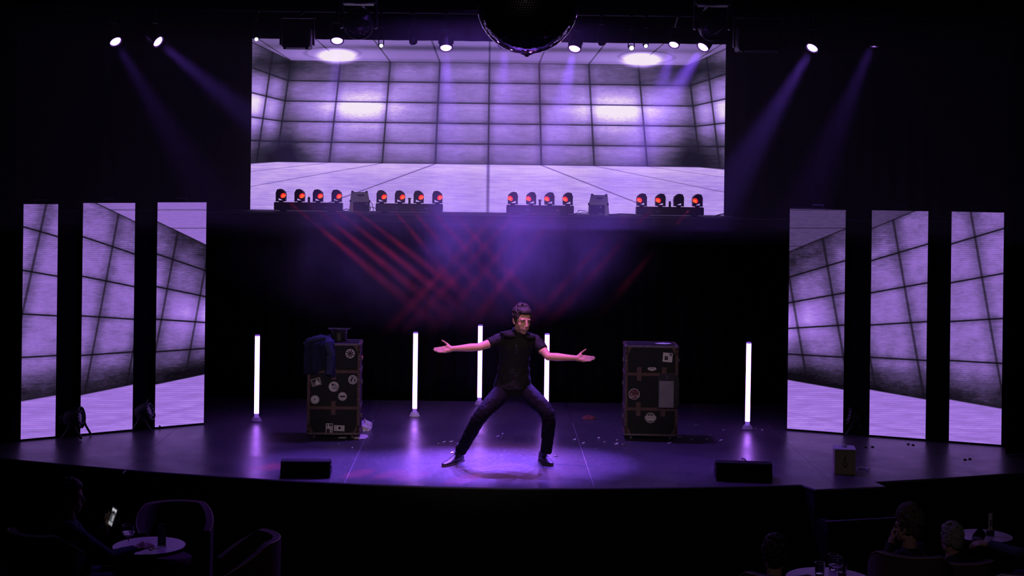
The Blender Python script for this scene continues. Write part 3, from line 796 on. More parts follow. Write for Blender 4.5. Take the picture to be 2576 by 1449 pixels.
# ---------------------------------------------------------------- travelling trunks
M_canvas = mat('trunk_canvas', (.011, .012, .012), .85, bump=.25, bscale=120, var=.25, vscale=8)
M_leather = mat('brown_leather', (.085, .042, .034), .6, bump=.15, bscale=60, var=.3, vscale=12)
M_edge = mat('trunk_edge', (.13, .10, .11), .45, .4, var=.3, vscale=20)
M_rivet = mat('rivet', (.5, .45, .45), .3, 1)
M_stick = mat('sticker_cream', (.62, .58, .56), .7, var=.12, vscale=25)
M_ink = mat('sticker_ink', (.035, .030, .035), .8)
M_red = mat('sticker_maroon', (.12, .035, .045), .8)
def make_trunk(name, lb, loc, rz, w, h, dp, straps, pads, mirrored):
    r = root(name, lb, 'trunk', loc, rz)
    z0 = .055
    MB().box((0, 0, z0+h/2), (w-.012, dp-.012, h-.012), bevel=.006).build('body', M_canvas, r)
    e = .032
    fy = -dp/2
    # edging: brown strips on the front frame, nickel on the corners
    for sx in (-1, 1):
        MB().box((sx*(w/2-e/2), fy+.012, z0+h/2), (e, .03, h), bevel=.004).build('edge_strip', M_leather, r)
        MB().box((sx*(w/2-.004), fy+.004, z0+h/2), (.012, .012, h), bevel=.003).build('edge_rail', M_edge, r)
        MB().box((sx*(w/2-e/2), -fy-.012, z0+h/2), (e, .03, h), bevel=.004).build('edge_strip', M_leather, r)
        for zz in (z0+e/2, z0+h-e/2): MB().box((sx*(w/2-.01), 0, zz), (.03, dp, e), bevel=.004).build('edge_strip', M_leather, r)
    for zz in (z0+.012, z0+h-.012):
        MB().box((0, fy+.010, zz), (w, .028, .026), bevel=.004).build('edge_strip', M_edge, r)
        MB().box((0, -fy-.010, zz), (w, .028, .026), bevel=.004).build('edge_strip', M_edge, r)
    # leather triangles in the corners
    for sx in (-1, 1):
        for zz, sg in ((z0, 1), (z0+h, -1)):
            MB().poly([Vector((sx*w/2*.995, fy-.003, zz)), Vector((sx*(w/2-.085), fy-.003, zz)), Vector((sx*(w/2-.03), fy-.003, zz+sg*.10)), Vector((sx*w/2*.995, fy-.003, zz+sg*.11))], (0, .012, 0)).build('corner_patch', M_leather, r)
            MB().ell((sx*(w/2-.012), fy+.012, zz+sg*.012), (.022, .022, .02), n=12, m=8).build('corner_cap', M_edge, r, True)
    for zc in straps:
        MB().box((0, fy-.002, zc), (w, .012, .037), bevel=.003).build('strap', M_leather, r)
        MB().box((w/2-.001 if not mirrored else -w/2+.001, 0, zc), (.010, dp, .037), bevel=.003).build('strap', M_leather, r)
    for xc, za, zb in pads:
        pd = MB().box((xc, fy-.008, (za+zb)/2), (.055, .012, zb-za), bevel=.004).build('buckle_pad', M_leather, r)
        for zz in (za+.014, zb-.014):
            for dx in (-.015, .015): MB().ell((xc+dx, fy-.015, zz), .0055, n=8, m=5).build('rivet', M_rivet, pd, True)
    # rivet rows
    base_rivet = None
    pts = [(sx*(w/2-.012), z0+.06+i*(h-.12)/8) for sx in (-1, 1) for i in range(9)]+[(-w/2+.07+i*(w-.14)/5, zz) for zz in (z0+.013, z0+h-.013) for i in range(6)]
    me = None
    for x, z in pts:
        if me is None:
            me = MB().ell((0, 0, 0), .0065, n=8, m=6).mesh('rivet', True)
        o = obj('rivet', me, M_rivet, r); o.location = (x, fy-.006, z)
    for sx in (-1, 1):
        for sy in (-1, 1):
            cs = MB(); cx, cy = sx*(w/2-.075), sy*(dp/2-.06)
            cs.box((cx, cy, .052), (.06, .06, .012), bevel=.002); cs.box((cx-.014, cy, .035), (.004, .03, .035)); cs.box((cx+.014, cy, .035), (.004, .03, .035))
            co = cs.build('caster', M_metal, r)
            wl = MB(); wl.lathe([(.024, -.010), (.026, -.006), (.026, .006), (.024, .010)], 18, (cx, cy-.012, .026), (1, 0, 0)); wl.lathe([(.012, -.012), (.012, .012)], 12, (cx, cy-.012, .026), (1, 0, 0))
            wl.build('wheel', mat('caster_wheel', (.06, .055, .06), .4), co, True)
    s = -1 if mirrored else 1
    for zz in (z0+h*.83, z0+h*.57, z0+h*.2):
        MB().box((s*(w/2+.012), fy+.10, zz), (.022, .035, .045), bevel=.005).build('latch', M_edge, r)
        if mirrored: MB().box((-s*(w/2+.014), fy+.12, zz), (.026, .03, .04), bevel=.005).build('latch', M_edge, r)
    MB().box((0, 0, z0+h-.001), (w*.86, dp*.7, .01), bevel=.003).build('lid_panel', M_canvas, r)
    return r, fy, z0
def sticker(r, fy, x, z, shape, size, ang=0, m=None, marks=(), label=None):
    m = m or M_stick; q = Matrix.Rotation(ang, 4, 'Y'); Mx = Matrix.Translation((x, fy-.0035, z)) @ q
    mb = MB()
    if shape == 'disc': mb.lathe([(size, 0), (size, .003)], 32, (0, .003, 0), (0, -1, 0))
    else: mb.box((0, .0015, 0), (size[0], .003, size[1]), bevel=.0)
    mb.xf(Mx); o = mb.build('sticker', m, r)
    if label: o['label'] = label
    for kind, mm, *a in marks:
        k = MB(); y0 = -.0012
        if kind == 'box': k.box((a[0], y0, a[1]), (a[2], .002, a[3]), rot=Matrix.Rotation(a[4] if len(a) > 4 else 0, 3, 'Y'))
        elif kind == 'ring':
            k.rings([[Vector((rr*math.cos(t*math.pi/16), yy, rr*math.sin(t*math.pi/16))) for t in range(32)] for rr, yy in ((a[0], y0), (a[1], y0), (a[1], y0+.002), (a[0], y0+.002))], closed=True)
        elif kind == 'disc': k.lathe([(a[2], 0), (a[2], .002)], 20, (a[0], y0+.001, a[1]), (0, -1, 0))
        elif kind == 'poly': k.poly([Vector((px_, y0-.001, pz_)) for px_, pz_ in a[0]], (0, .002, 0))
        elif kind == 'text':
            tm = text_mesh(a[0], a[1]); tm.transform(Matrix.Translation((a[2], y0-.0006, a[3])) @ Matrix.Rotation(a[4] if len(a) > 4 else 0, 4, 'Y') @ Matrix.Rotation(math.pi/2, 4, 'X'))
            k.bm.free(); k = None; tm.transform(Mx); obj('print', tm, mm, o); continue
        k.xf(Mx); k.build('print', mm, o)
    return o

# left trunk
w, h, dp = .565, .985, .40
g = G(838, 1104); TL = Vector((g.x, g.y+.14, 0))
trunk, fy, z0 = make_trunk('travel_trunk', 'dark studded travelling trunk with a navy jacket over it, many round stickers', TL, R(1.5), w, h, dp, [z0_ for z0_ in (.055+.985*.693, .055+.985*.295)], [(.0, .055+.985*.60, .055+.985*.73), (.0, .055+.985*.215, .055+.985*.375)], False)
def tz(zx, zy): return ((zx-585)/455-.5)*w, z0+(1000-zy)/755*h
x, z = tz(952, 328)
sticker(trunk, fy, x, z, 'disc', .050, .35, M_stick, [('box', M_ink, .0, .0, .014, .092), ('box', M_ink, 0, 0, .092, .014), ('box', M_red, 0, 0, .008, .09, .785), ('box', M_red, 0, 0, .008, .09, -.785), ('poly', M_ink, [(.012, .012), (.034, .014), (.014, .034)]), ('poly', M_ink, [(-.012, .012), (-.034, .014), (-.014, .034)]), ('poly', M_ink, [(.012, -.012), (.034, -.014), (.014, -.034)]), ('poly', M_ink, [(-.012, -.012), (-.034, -.014), (-.014, -.034)])], 'round sticker with crossed flag stripes')
x, z = tz(660, 565)
sticker(trunk, fy, x, z, 'box', (.108, .085), -.28, mat('sticker_tan', (.22, .19, .17), .7), [('poly', M_ink, [(-.04, .03), (.0, .03), (.0, .005), (-.035, -.01)]), ('poly', M_stick, [(-.01, -.03), (.04, -.03), (.02, .0), (.01, .02), (-.005, .005)]), ('disc', M_ink, .028, .022, .008)], 'tilted rectangular picture sticker')
x, z = tz(814, 602)
sticker(trunk, fy, x, z, 'disc', .056, .06, M_stick, [('ring', M_ink, .050, .053), ('disc', M_ink, -.015, .022, .012)]+[('box', M_ink, .018 if q > 0 else 0, .030-q*.019 if False else (.028, .012, -.006, -.024)[q], (.045, .052, .085, .07)[q] if q else .04, .007) for q in range(4)], 'round sticker with sun and striped flag')
x, z = tz(977, 543)
sticker(trunk, fy, x, z, 'disc', .049, 0, M_stick, [('ring', M_ink, .036, .042), ('poly', M_ink, [(-.03, -.01), (-.012, .028), (.012, .03), (-.002, .004), (-.006, -.03)]), ('poly', M_ink, [(.010, -.03), (.028, -.012), (.028, .012), (.016, .02), (.012, -.004)])], 'round sticker with dark letter shape')
x, z = tz(890, 682)
sticker(trunk, fy, x, z, 'disc', .046, 0, M_stick, [('ring', M_ink, .038, .041), ('ring', M_ink, .026, .0275), ('box', M_ink, 0, .0, .058, .018), ('poly', M_stick, [(-.022, -.005), (-.012, .006), (-.004, -.003), (.006, .006), (.022, -.005)]), ('box', M_ink, 0, -.02, .03, .004)], 'round postmark sticker')
x, z = tz(652, 710)
sticker(trunk, fy, x, z, 'disc', .046, .2, M_stick, [('disc', M_ink, -.002, .004, .0075), ('box', M_ink, -.002, -.004, .005, .01), ('ring', mat('sticker_grey', (.25, .23, .23), .8), .036, .039)]+[('box', M_ink, .037*math.cos(a*.5236), .037*math.sin(a*.5236), .003, .006, -a*.5236+1.57) for a in range(12)], 'round dial-like sticker')
x, z = tz(779, 947)
sticker(trunk, fy, x, z, 'box', (.076, .107), .02, M_stick, [('box', M_ink, -.022, .034, .014, .02), ('box', M_stick, -.022, .034, .007, .010), ('box', M_ink, .016, .036, .036, .024), ('box', M_stick, .016, .038, .028, .006), ('box', M_ink, -.024, .006, .008, .008), ('box', M_ink, -.012, -.027, .038, .044), ('box', mat('sticker_grey', (.25, .23, .23), .8), .024, -.030, .016, .034), ('box', M_ink, .022, .006, .02, .006)], 'tall ticket-like sticker')
x, z = tz(865, 945)
sticker(trunk, fy, x, z, 'box', (.112, .062), .03, M_stick, [('disc', M_ink, .004, .003, .016), ('poly', M_red, [(-.012, .003), (-.006, .014), (.008, .017), (.018, .010), (.004, .004)])]+[('box', M_ink, sx*.036, sz*.018, .018, .0035, sx*sz*.6) for sx in (-1, 1) for sz in (-1, 1)]+[('box', M_ink, sx*.038, sz*.011, .016, .003, sx*sz*.6) for sx in (-1, 1) for sz in (-1, 1)], 'rectangular flag sticker with round centre')

# jacket over its left half
M_denim = mat('navy_cloth', (.030, .034, .085), .9, bump=.4, bscale=150, var=.3, vscale=9)
def jacket():
    mb = MB(); top = z0+h+.012; nx, ny = 46, 40
    lo_x, hi_x = -w/2-.035, -.005+.02
    prof = []
    grid = []
    for i in range(nx+1):
        t = i/nx; x = lo_x+(hi_x-lo_x)*t; col = []
        ln_f = .33+.02*math.sin(9*t)+(.02 if t > .62 else .0)-(0.05 if .55 < t < .66 else 0)
        ln_b = .25
        for j in range(ny+1):
            s = j/ny*(ln_f+dp+ln_b)
            if s < ln_f: y, zz, nrm = fy-.02, top-(ln_f-s), (0, -1, 0)
            elif s < ln_f+dp: y, zz, nrm = fy-.01+(s-ln_f), top, (0, 0, 1)
            else: y, zz, nrm = -fy+.02, top-(s-ln_f-dp), (0, 1, 0)
            rip = .016*math.sin(t*22+1.5*math.sin(s*7))+.012*mnoise.noise((t*9, s*6, 1))
            bulge = (.030*math.exp(-((t-.5)/.25)**2)+.018+.02*mnoise.noise((t*5, s*5, 3))) if ln_f-.05 < s < ln_f+dp else .01
            hang = max(0, ln_f-s)
            p = Vector((x+.02*mnoise.noise((t*3, s*4, 9))+.04*hang*(t-.5), y, zz))+Vector(nrm)*(rip*(.5+hang*2)+bulge)
            col.append(p)
        grid.append(col)
    V = [[mb.bm.verts.new(p) for p in c] for c in grid]
    for i in range(nx):
        for j in range(ny): mb.bm.faces.new((V[i][j], V[i+1][j], V[i+1][j+1], V[i][j+1]))
    bmesh.ops.solidify(mb.bm, geom=mb.bm.faces[:], thickness=.008)
    return mb
jk = root('jacket', 'navy blue jacket draped over the left trunk', 'jacket', TL, R(1.5))
jacket().build('cloth', M_denim, jk, True, 0)
slv = MB(); top = z0+h
slv.tube([(-.075, fy+.05, top+.03), (-.055, fy-.035, top+.0), (-.035, fy-.05, top-.12), (-.04, fy-.045, top-.22), (-.055, fy-.045, top-.315)], [.05, .055, .052, .047, .040], 14)
slv.build('sleeve', M_denim, jk, True)
cf = MB(); cf.tube([(-.055, fy-.045, top-.30), (-.058, fy-.045, top-.325)], .043, 14); cf.build('cuff', M_denim, jk, True)
cl = MB(); cl.tube([(-.33, fy+.02, top-.01), (-.27, fy-.02, top+.03), (-.2, fy-.02, top+.055), (-.12, fy, top+.06), (-.03, fy+.03, top+.025)], [.014, .024, .03, .028, .018], 10); cl.build('collar', M_denim, jk, True)
# upturned hat
M_felt = mat('black_felt', (.014, .013, .017), .45, bump=.15, bscale=200)
ht = root('top_hat', 'black brimmed hat lying upside down on the left trunk', 'hat', TL+Vector((px_x(858, TL.y)-TL.x, .02, z0+h+.006)))
MB().lathe([(.004, .0), (.078, 0), (.084, .006), (.082, .09), (.080, .118), (.074, .118), (.074, .10), (.072, .012), (.004, .010)], 36, cap=False).build('crown', M_felt, ht, True)
br = MB(); rg = []
for rr, zz in ((.080, .112), (.100, .110), (.122, .117), (.128, .124), (.124, .127), (.100, .117), (.078, .118)):
    rg.append([Vector((rr*math.cos(a*math.pi/24)*1.0, rr*.95*math.sin(a*math.pi/24), zz+.012*abs(math.cos(a*math.pi/24))**3)) for a in range(48)])
br.rings(rg, closed=True); br.build('brim', M_felt, ht, True)
MB().lathe([(.0845, .085), (.0855, .088), (.0855, .112), (.0835, .114)], 36, cap=False).build('ribbon', mat('hat_ribbon', (.03, .028, .035), .35), ht, True)

# crumpled cloths by the left trunk
M_cloth = mat('pale_cloth', (.72, .60, .66), .9, bump=.3, bscale=90, var=.25, vscale=20)
def heap(name, lb, px, py, rx, ry, hh_, m, seed, cat='cloth'):
    g = G(px, py); mb = MB(); n1, n2 = 40, 14; rg = []
    for i in range(n2+1):
        t = i/n2; ring = []
        for j in range(n1):
            a = 2*math.pi*j/n1; n = mnoise.noise((math.cos(a)*2.2, math.sin(a)*2.2, t*2.5+seed)); n3 = mnoise.noise((math.cos(a)*5, math.sin(a)*5, t*5+seed))
            rr = math.sin(math.pi/2*(1-t)**.7)*(1+.22*n+.12*n3); ring.append(Vector((rx*rr*math.cos(a), ry*rr*math.sin(a), max(0.002, hh_*t*(1+.5*n3)*(1+.35*n)))))
        rg.append(ring)
    mb.rings(rg); o = mb.build(name, m, None, True, 0); o.location = (g.x, g.y, 0); return tag(o, lb, cat)
heap('crumpled_cloth', 'crumpled pale cloth heaped at the right foot of the left trunk', 917, 1082, .085, .10, .105, M_cloth, 1.3)
heap('crumpled_cloth', 'flat pale cloth spread on the floor under the left trunk\'s right wheel', 905, 1099, .10, .14, .018, M_cloth, 4.1)
heap('paper_sheet', 'white sheet of paper poking out below the left trunk', 862, 1099, .055, .10, .008, M_white, 8.2, 'paper')
heap('reddish_cloth', 'small dull red cloth on the floor at the back, left of the right trunk', 1481, 1053, .08, .10, .035, mat('dull_red', (.16, .05, .035), .9), 2.2)

# right trunk
g = G(1637, 1107); TR = Vector((g.x, g.y+.14, 0)); w, h, dp = .575, .985, .40
def tz(zx, zy): return ((zx-122)/460-.5)*w, .055+(945-zy)/785*h
zs1, zs2 = tz(0, 410)[1], tz(0, 712)[1]
pads = [(tz(245, 0)[0], tz(0, 470)[1], tz(0, 345)[1]), (tz(462, 0)[0], tz(0, 470)[1], tz(0, 345)[1]), (tz(240, 0)[0], tz(0, 775)[1], tz(0, 650)[1]), (tz(455, 0)[0], tz(0, 775)[1], tz(0, 650)[1])]
trunk2, fy, z0 = make_trunk('travel_trunk', 'dark studded travelling trunk on the right with a black framed case hung on it', TR, R(-2.0), w, h, dp, [zs1, zs2], pads, True)
x, z = tz(490, 260)
sticker(trunk2, fy, x, z, 'box', (.105, .10), .08, M_stick, [('box', M_ink, -.014, -.008, .036, .042), ('box', M_stick, -.014, -.004, .024, .024), ('box', M_ink, -.014, -.012, .018, .008), ('poly', mat('sticker_blue', (.05, .05, .14), .8), [(.008, .042), (.044, .042), (.044, .012), (.034, .024), (.028, .02), (.02, .030)])], 'square postcard-like sticker')
x, z = tz(355, 362)
sticker(trunk2, fy, x, z, 'box', (.07, .032), .0, M_stick, [('poly', M_stick, [(-.05, .0), (-.035, .017), (.035, .017), (.05, .0), (.0, -.024)]), ('box', M_ink, 0, .002, .06, .008)], 'pale badge-shaped sticker')
x, z = tz(203, 583)
sticker(trunk2, fy, x, z, 'disc', .060, 0, M_stick, [('disc', M_red, 0, 0, .055), ('poly', M_stick, [(-.004, .012), (.012, .022), (.030, .012), (.036, -.004), (.018, -.004), (.004, .004)]), ('poly', M_stick, [(-.042, .0), (-.03, .006), (-.02, -.004), (-.03, -.012)]), ('poly', M_stick, [(-.028, .026), (-.016, .034), (-.008, .026), (-.018, .022)]), ('text', M_stick, 'MALTA', .036, .0, -.028, -.12)], 'round maroon sticker lettered MALTA')
x, z = tz(347, 787)
sticker(trunk2, fy, x, z, 'disc', .056, 0, M_stick, [('ring', M_ink, .044, .050), ('poly', M_ink, [(-.03, .022), (-.005, .022), (-.002, .042), (-.02, .038)]), ('poly', M_ink, [(.03, .022), (.005, .022), (.002, .042), (.02, .038)]), ('box', M_stick, 0, 0, .124, .034), ('ring', M_ink, .001, .002), ('text', M_ink, 'BOSTON', .034, .0, .0, 0), ('box', M_ink, 0, -.030, .05, .005), ('box', M_ink, 0, -.039, .03, .004)], 'round sticker lettered BOSTON')
# black framed case hung on the right trunk
cx, cz1 = tz(497, 0)[0], tz(0, 400)[1]; cz0 = tz(0, 690)[1]
hc = root('hanging_case', 'black case with grey clear window hung on the right trunk\'s front', 'case', TR, R(-2.0))
x0, x1 = tz(405, 0)[0], tz(590, 0)[0]; wx0, wx1 = tz(415, 0)[0], tz(541, 0)[0]; wz0, wz1 = tz(0, 686)[1], tz(0, 458)[1]
yb = fy-.02
MB().poly([Vector((x0, yb-.05, cz0)), Vector((x1-.02, yb-.05, cz0)), Vector((x1, yb-.05, cz0+.05)), Vector((x1-.005, yb-.05, cz1-.03)), Vector((x1-.05, yb-.05, cz1)), Vector((x0+.03, yb-.05, cz1)), Vector((x0-.005, yb-.05, cz1-.045))], (0, .05, 0)).build('shell', mat('case_black', (.010, .010, .012), .6), hc)
MB().box(((wx0+wx1)/2, yb-.053, (wz0+wz1)/2), (wx1-wx0, .008, wz1-wz0), bevel=.002).build('window', mat('clear_sleeve', (.24, .22, .24), .3, var=.3, vscale=9, bump=.2, bscale=14), hc)
MB().box(((wx0+wx1)/2, yb-.054, wz0), (wx1-wx0+.012, .012, .008)).build('window_rim', M_edge, hc)
MB().tube([((wx0+wx1)/2-.0, yb-.055, cz1-.045), ((wx0+wx1)/2+.012, yb-.058, cz1-.035), ((wx0+wx1)/2+.010, yb-.058, cz1-.018), ((wx0+wx1)/2-.006, yb-.056, cz1-.018)], .003, 6).build('hook', M_chrome, hc, True)
MB().tube([(x1-.015, yb-.02, cz1-.02), (x1+.02, yb-.02, cz1-.15), (x1+.025, yb-.02, cz0+.05), (x1+.0, yb-.02, cz0+.03)], .006, 6).build('strap', M_black, hc, True)
heap('folded_paper', 'white folded papers lying on top of the right trunk', 1668, 1100, .09, .05, .012, M_white, 6.6, 'paper').location = TR+Vector((.13, -.09, .055+.985+.008))

# ---------------------------------------------------------------- stage monitors
M_cab = mat('monitor_cabinet', (.012, .012, .013), .75, spec=.2, bump=.2, bscale=120)
M_mesh = mat('monitor_grille', (.007, .007, .008), .9, spec=.1)
def monitor(px0, px1, py, hpx, rz, lb):
    a, b = G(px0, py), G(px1, py); c = (a+b)/2; L = (b-a).length; hh_ = hpx/F*c.y
    r = root('stage_monitor', lb, 'speaker', (c.x, c.y+.18, 0), rz, 'black stage monitors at the stage edge')
    prof = [(-.18, 0), (.18, 0), (.18, hh_*.92), (.12, hh_), (-.10, hh_*.96), (-.18, .05)]
    prof = [(-.16, 0), (.19, 0), (.17, hh_*.55), (-.02, hh_), (-.13, hh_*.97)]
    MB().poly([Vector((-L/2, y, z)) for y, z in prof], (L, 0, 0)).build('cabinet', M_cab, r)
    MB().box((0, -.149, hh_*.49), (L*.97, .012, hh_*.90), rot=Euler((R(-9), 0, 0)).to_matrix(), bevel=.003).build('grille', M_mesh, r)
    for s in (-1, 1):
        MB().box((s*(L/2+.003), .0, hh_*.52), (.010, .10, .035), bevel=.004).build('handle', M_metal, r)
        MB().box((s*(L/2-.03), -.08, .006), (.05, .04, .012)).build('foot', M_metal, r)
        MB().box((s*L/2, -.10, hh_*.3), (.012, .03, .03), bevel=.003).build('socket_plate', M_metal, r)
    return r
monitor(702, 827, 1204, 42, R(3), 'black wedge stage monitor at the front left, below the left trunk')
mr_ = monitor(1808, 1946, 1214, 47, R(-5), 'black wedge stage monitor at the front right, below the far right tube')
tag(MB().tube([G(1895, 1180, .0)+Vector((0, .35, .006)), G(1886, 1170)+Vector((0, .3, .006)), G(1876, 1166)+Vector((0, .25, .006))], .005, 6).build('cable', M_cable, None, True), 'short black cable behind the right stage monitor', 'cable')

# ---------------------------------------------------------------- wooden ballot-like box
g = G(2130, 1195); bw = 52/F*g.y
M_ply = mat('pale_plywood', (.50, .42, .32), .6, bump=.1, bscale=50, var=.15, vscale=5)
bx = root('wooden_box', 'small pale wooden box with dark emblem at the stage\'s front right', 'box', (g.x, g.y+.11, 0), R(-9))
bh = 62/F*g.y
for s in (-1, 1):
    MB().box((s*(bw/2-.006), 0, bh/2), (.012, .22, bh), bevel=.002).build('side_panel', M_ply, bx)
MB().box((0, -.104, bh/2), (bw-.026, .010, bh-.012), bevel=.002).build('front_panel', mat('dark_plywood', (.34, .29, .17), .7, var=.15), bx)
MB().box((0, .104, bh/2), (bw-.026, .010, bh-.012), bevel=.002).build('back_panel', M_ply, bx)
MB().box((0, 0, .006), (bw-.03, .20, .010)).build('bottom_panel', M_ply, bx)
MB().box((0, 0, bh+.005), (bw+.006, .228, .012), bevel=.002).build('lid', mat('white_lid', (.62, .58, .66), .5), bx)
em = MB(); zc = bh*.52; y0 = -.1115
em.rings([[Vector((rr*math.cos(t*math.pi/10), yy, zc-.02+rr*math.sin(t*math.pi/10))) for t in range(20)] for rr, yy in ((.016, y0), (.022, y0), (.022, y0+.004), (.016, y0+.004))], closed=True)
em.rings([[Vector((rr*math.cos(t*math.pi/10), yy, zc+.034+1.3*rr*math.sin(t*math.pi/10))) for t in range(20)] for rr, yy in ((.008, y0), (.013, y0), (.013, y0+.004), (.008, y0+.004))], closed=True)
em.box((0, y0+.001, zc+.062), (.006, .004, .02)); em.box((.004, y0+.001, zc-.046), (.03, .004, .008)); em.box((-.008, y0+.001, zc+.012), (.008, .004, .02), rot=Matrix.Rotation(.4, 3, 'Y'))
em.build('emblem', mat('emblem_dark', (.03, .028, .02), .4, .6), bx)
kn = MB()
for a, b in ((-.014, 0), (.012, .004), (0, -.010)): kn.ell((a, b, bh+.024), (.013, .012, .013), n=12, m=8)
kn.box((0, 0, bh+.014), (.04, .03, .008), bevel=.002)
kn.build('knob', mat('pale_knob', (.65, .6, .7), .5), bx, True)
for s in (-1, 1):
    for z in (bh*.1, bh*.3, bh*.5, bh*.7, bh*.9): MB().ell((s*(bw/2-.006), -.1105, z), .004, n=8, m=5).build('rivet', M_edge, bx, True)
g2 = G(2165, 1182)
tag(MB().tube([(g2.x-.03, g2.y+.02, .012), (g2.x+.02, g2.y+.05, .012), (g2.x+.06, g2.y+.03, .012), (g2.x+.075, g2.y-.03, .012)], .009, 8).build('rope_end', mat('pale_rope', (.5, .47, .55), .7), None, True), 'short pale rope end lying right of the wooden box', 'rope')

# ---------------------------------------------------------------- scraps on the floor
bits = [(1135, 1112, 9), (1117, 1113, 8), (1105, 1117, 8), (1229, 1085, 6), (1264, 1093, 5), (1265, 1102, 9), (1252, 1099, 8), (1137, 1140, 8), (1445, 1107, 7), (1467, 1116, 6),
        (1506, 1103, 5), (1521, 1113, 6), (1399, 1148, 9), (1550, 1118, 9), (1569, 1119, 9), (1553, 1108, 5), (1632, 1101, 5), (1684, 1116, 8), (1709, 1101, 8), (1740, 1107, 6),
        (1778, 1106, 5), (1790, 1096, 8), (1813, 1109, 8), (1833, 1124, 6), (1821, 1083, 6), (1901, 1079, 4), (1917, 1083, 4), (1752, 1071, 8), (852, 1118, 4), (886, 1128, 4), (1190, 1160, 3), (1500, 1130, 3), (1590, 1160, 3)]
def _zone(px, py):
    if px < 1000: return 'in front of the jacket-draped trunk'
    if px < 1200: return 'behind the performer\'s foot on the left'
    if px < 1300: return 'seen between the performer\'s legs'
    if px < 1480: return 'just right of the performer'
    if px < 1600: return 'left of the right trunk'
    if px < 1720: return 'by the wheels of the right trunk'
    if px < 1860: return 'between right trunk and far right tube'
    return 'at the base of the far right tube'
ORD = ['leftmost', 'second from left', 'third from left', 'fourth from left', 'fifth from left', 'sixth from left', 'seventh from left', 'eighth from left', 'ninth from left']
_z = {}
for i, (px, py, s) in enumerate(bits): _z.setdefault(_zone(px, py), []).append((px, i))
scrap_label = {}
for zn, l in _z.items():
    for k, (px, i) in enumerate(sorted(l)): scrap_label[i] = 'pale paper scrap, %s, %s' % (ORD[k], zn)
paper = mat('confetti_paper', (.72, .66, .66), .8)
for i, (px, py, s) in enumerate(bits):
    g = G(px, py); L = s/F*g.y; mb = MB(); n = 9
    a0 = rnd.uniform(0, 3)
    top = []
    for j in range(n):
        a = 2*math.pi*j/n; rr = .5*(1+.35*math.sin(2*a+a0)+rnd.uniform(-.12, .12))
        top.append(Vector((L*rr*math.cos(a), L*1.1*rr*math.sin(a), .003+.010*max(0, math.sin(a+a0)))))
    mb.poly(top, (0, 0, .0025))
    o = mb.build('paper_scrap', paper); o.location = (g.x, g.y, 0); 
    grp = 'pale paper scraps strewn on the stage'
    tag(o, scrap_label[i], 'paper scrap', grp)
dk = mat('dark_bit', (.008, .008, .008), .9)
for px, py in ((2178, 1126), (2195, 1125), (2285, 1118), (2297, 1120), (2428, 1157), (2440, 1155.5)):
    g = G(px, py); o = MB().ell((0, 0, .004), (.017, .022, .008), n=10, m=6).build('dark_debris', dk, None, True); o.location = g
    tag(o, 'tiny dark bit of debris on the floor before the right LED columns', 'debris', 'dark bits on the stage floor')

# ---------------------------------------------------------------- people
def skin_mat(name, col, beard=None):
    m = mat(name, col, .5, spec=.35, bump=.05, bscale=200)
    nt = m.node_tree; b = nt.nodes['Principled BSDF']
    b.inputs['Subsurface Weight'].default_value = 0
    at = nt.nodes.new('ShaderNodeAttribute'); at.attribute_name = 'tone'
    nt.links.new(at.outputs['Color'], b.inputs['Base Color'])
    return m
def hand(mb, wrist, d, n, th, s=1.0, curl=(.12, .16, .18), spread=.10, tcurl=.25):
    """palm, four fingers, thumb. d finger direction, n palm normal, th thumb side"""
    d = Vector(d).normalized(); n = Vector(n); n = (n-d*n.dot(d)).normalized(); t = d.cross(n); t = t if t.dot(Vector(th)) > 0 else -t
    w = Vector(wrist)
    P3 = lambda a, b, c: w + (d*a + t*b + n*c)*s
    mb.cap(P3(-.03, 0, 0), P3(.015, 0, 0), .027*s, .029*s, sx=1)
    kn = [(.092, .031), (.096, .011), (.092, -.010), (.084, -.029)]
    for a, b in kn:
        mb.cap(P3(.008, b*.55, 0), P3(a-.006, b, 0), .0165*s, .0125*s)
    mb.ell(P3(.035, .026, .010), (.030*s, .016*s, .016*s), rot=Matrix((d, t, n)).transposed())
    mb.ell(P3(.045, -.020, .008), (.034*s, .014*s, .013*s), rot=Matrix((d, t, n)).transposed())
    lens = [(.042, .026, .021), (.046, .030, .022), (.043, .027, .021), (.033, .021, .018)]
    for k, ((a, b), ls) in enumerate(zip(kn, lens)):
        p = P3(a-.006, b, 0); ang = 0; fan = (1.5-k)*spread
        for q, l in enumerate(ls):
            ang += curl[q]
            dd = (d*math.cos(fan)+t*math.sin(fan))*math.cos(ang)+n*math.sin(ang)
            p2 = p+dd*l*s; r0 = (.0098, .0088, .0078)[q]*s*(1 if k < 3 else .88)
            mb.cap(p, p2, r0, r0*.90, n=10); p = p2
    p = P3(.018, .022, .006); 
    for q, (l, r0) in enumerate(((.042, .0145), (.034, .0108), (.026, .0095))):
        ang = .95-.18*q; dd = d*math.cos(ang)+t*math.sin(ang)+n*(.18+tcurl*q*.3)
        dd.normalize(); p2 = p+dd*l*s; mb.cap(p, p2, r0*s, r0*.88*s, n=10); p = p2
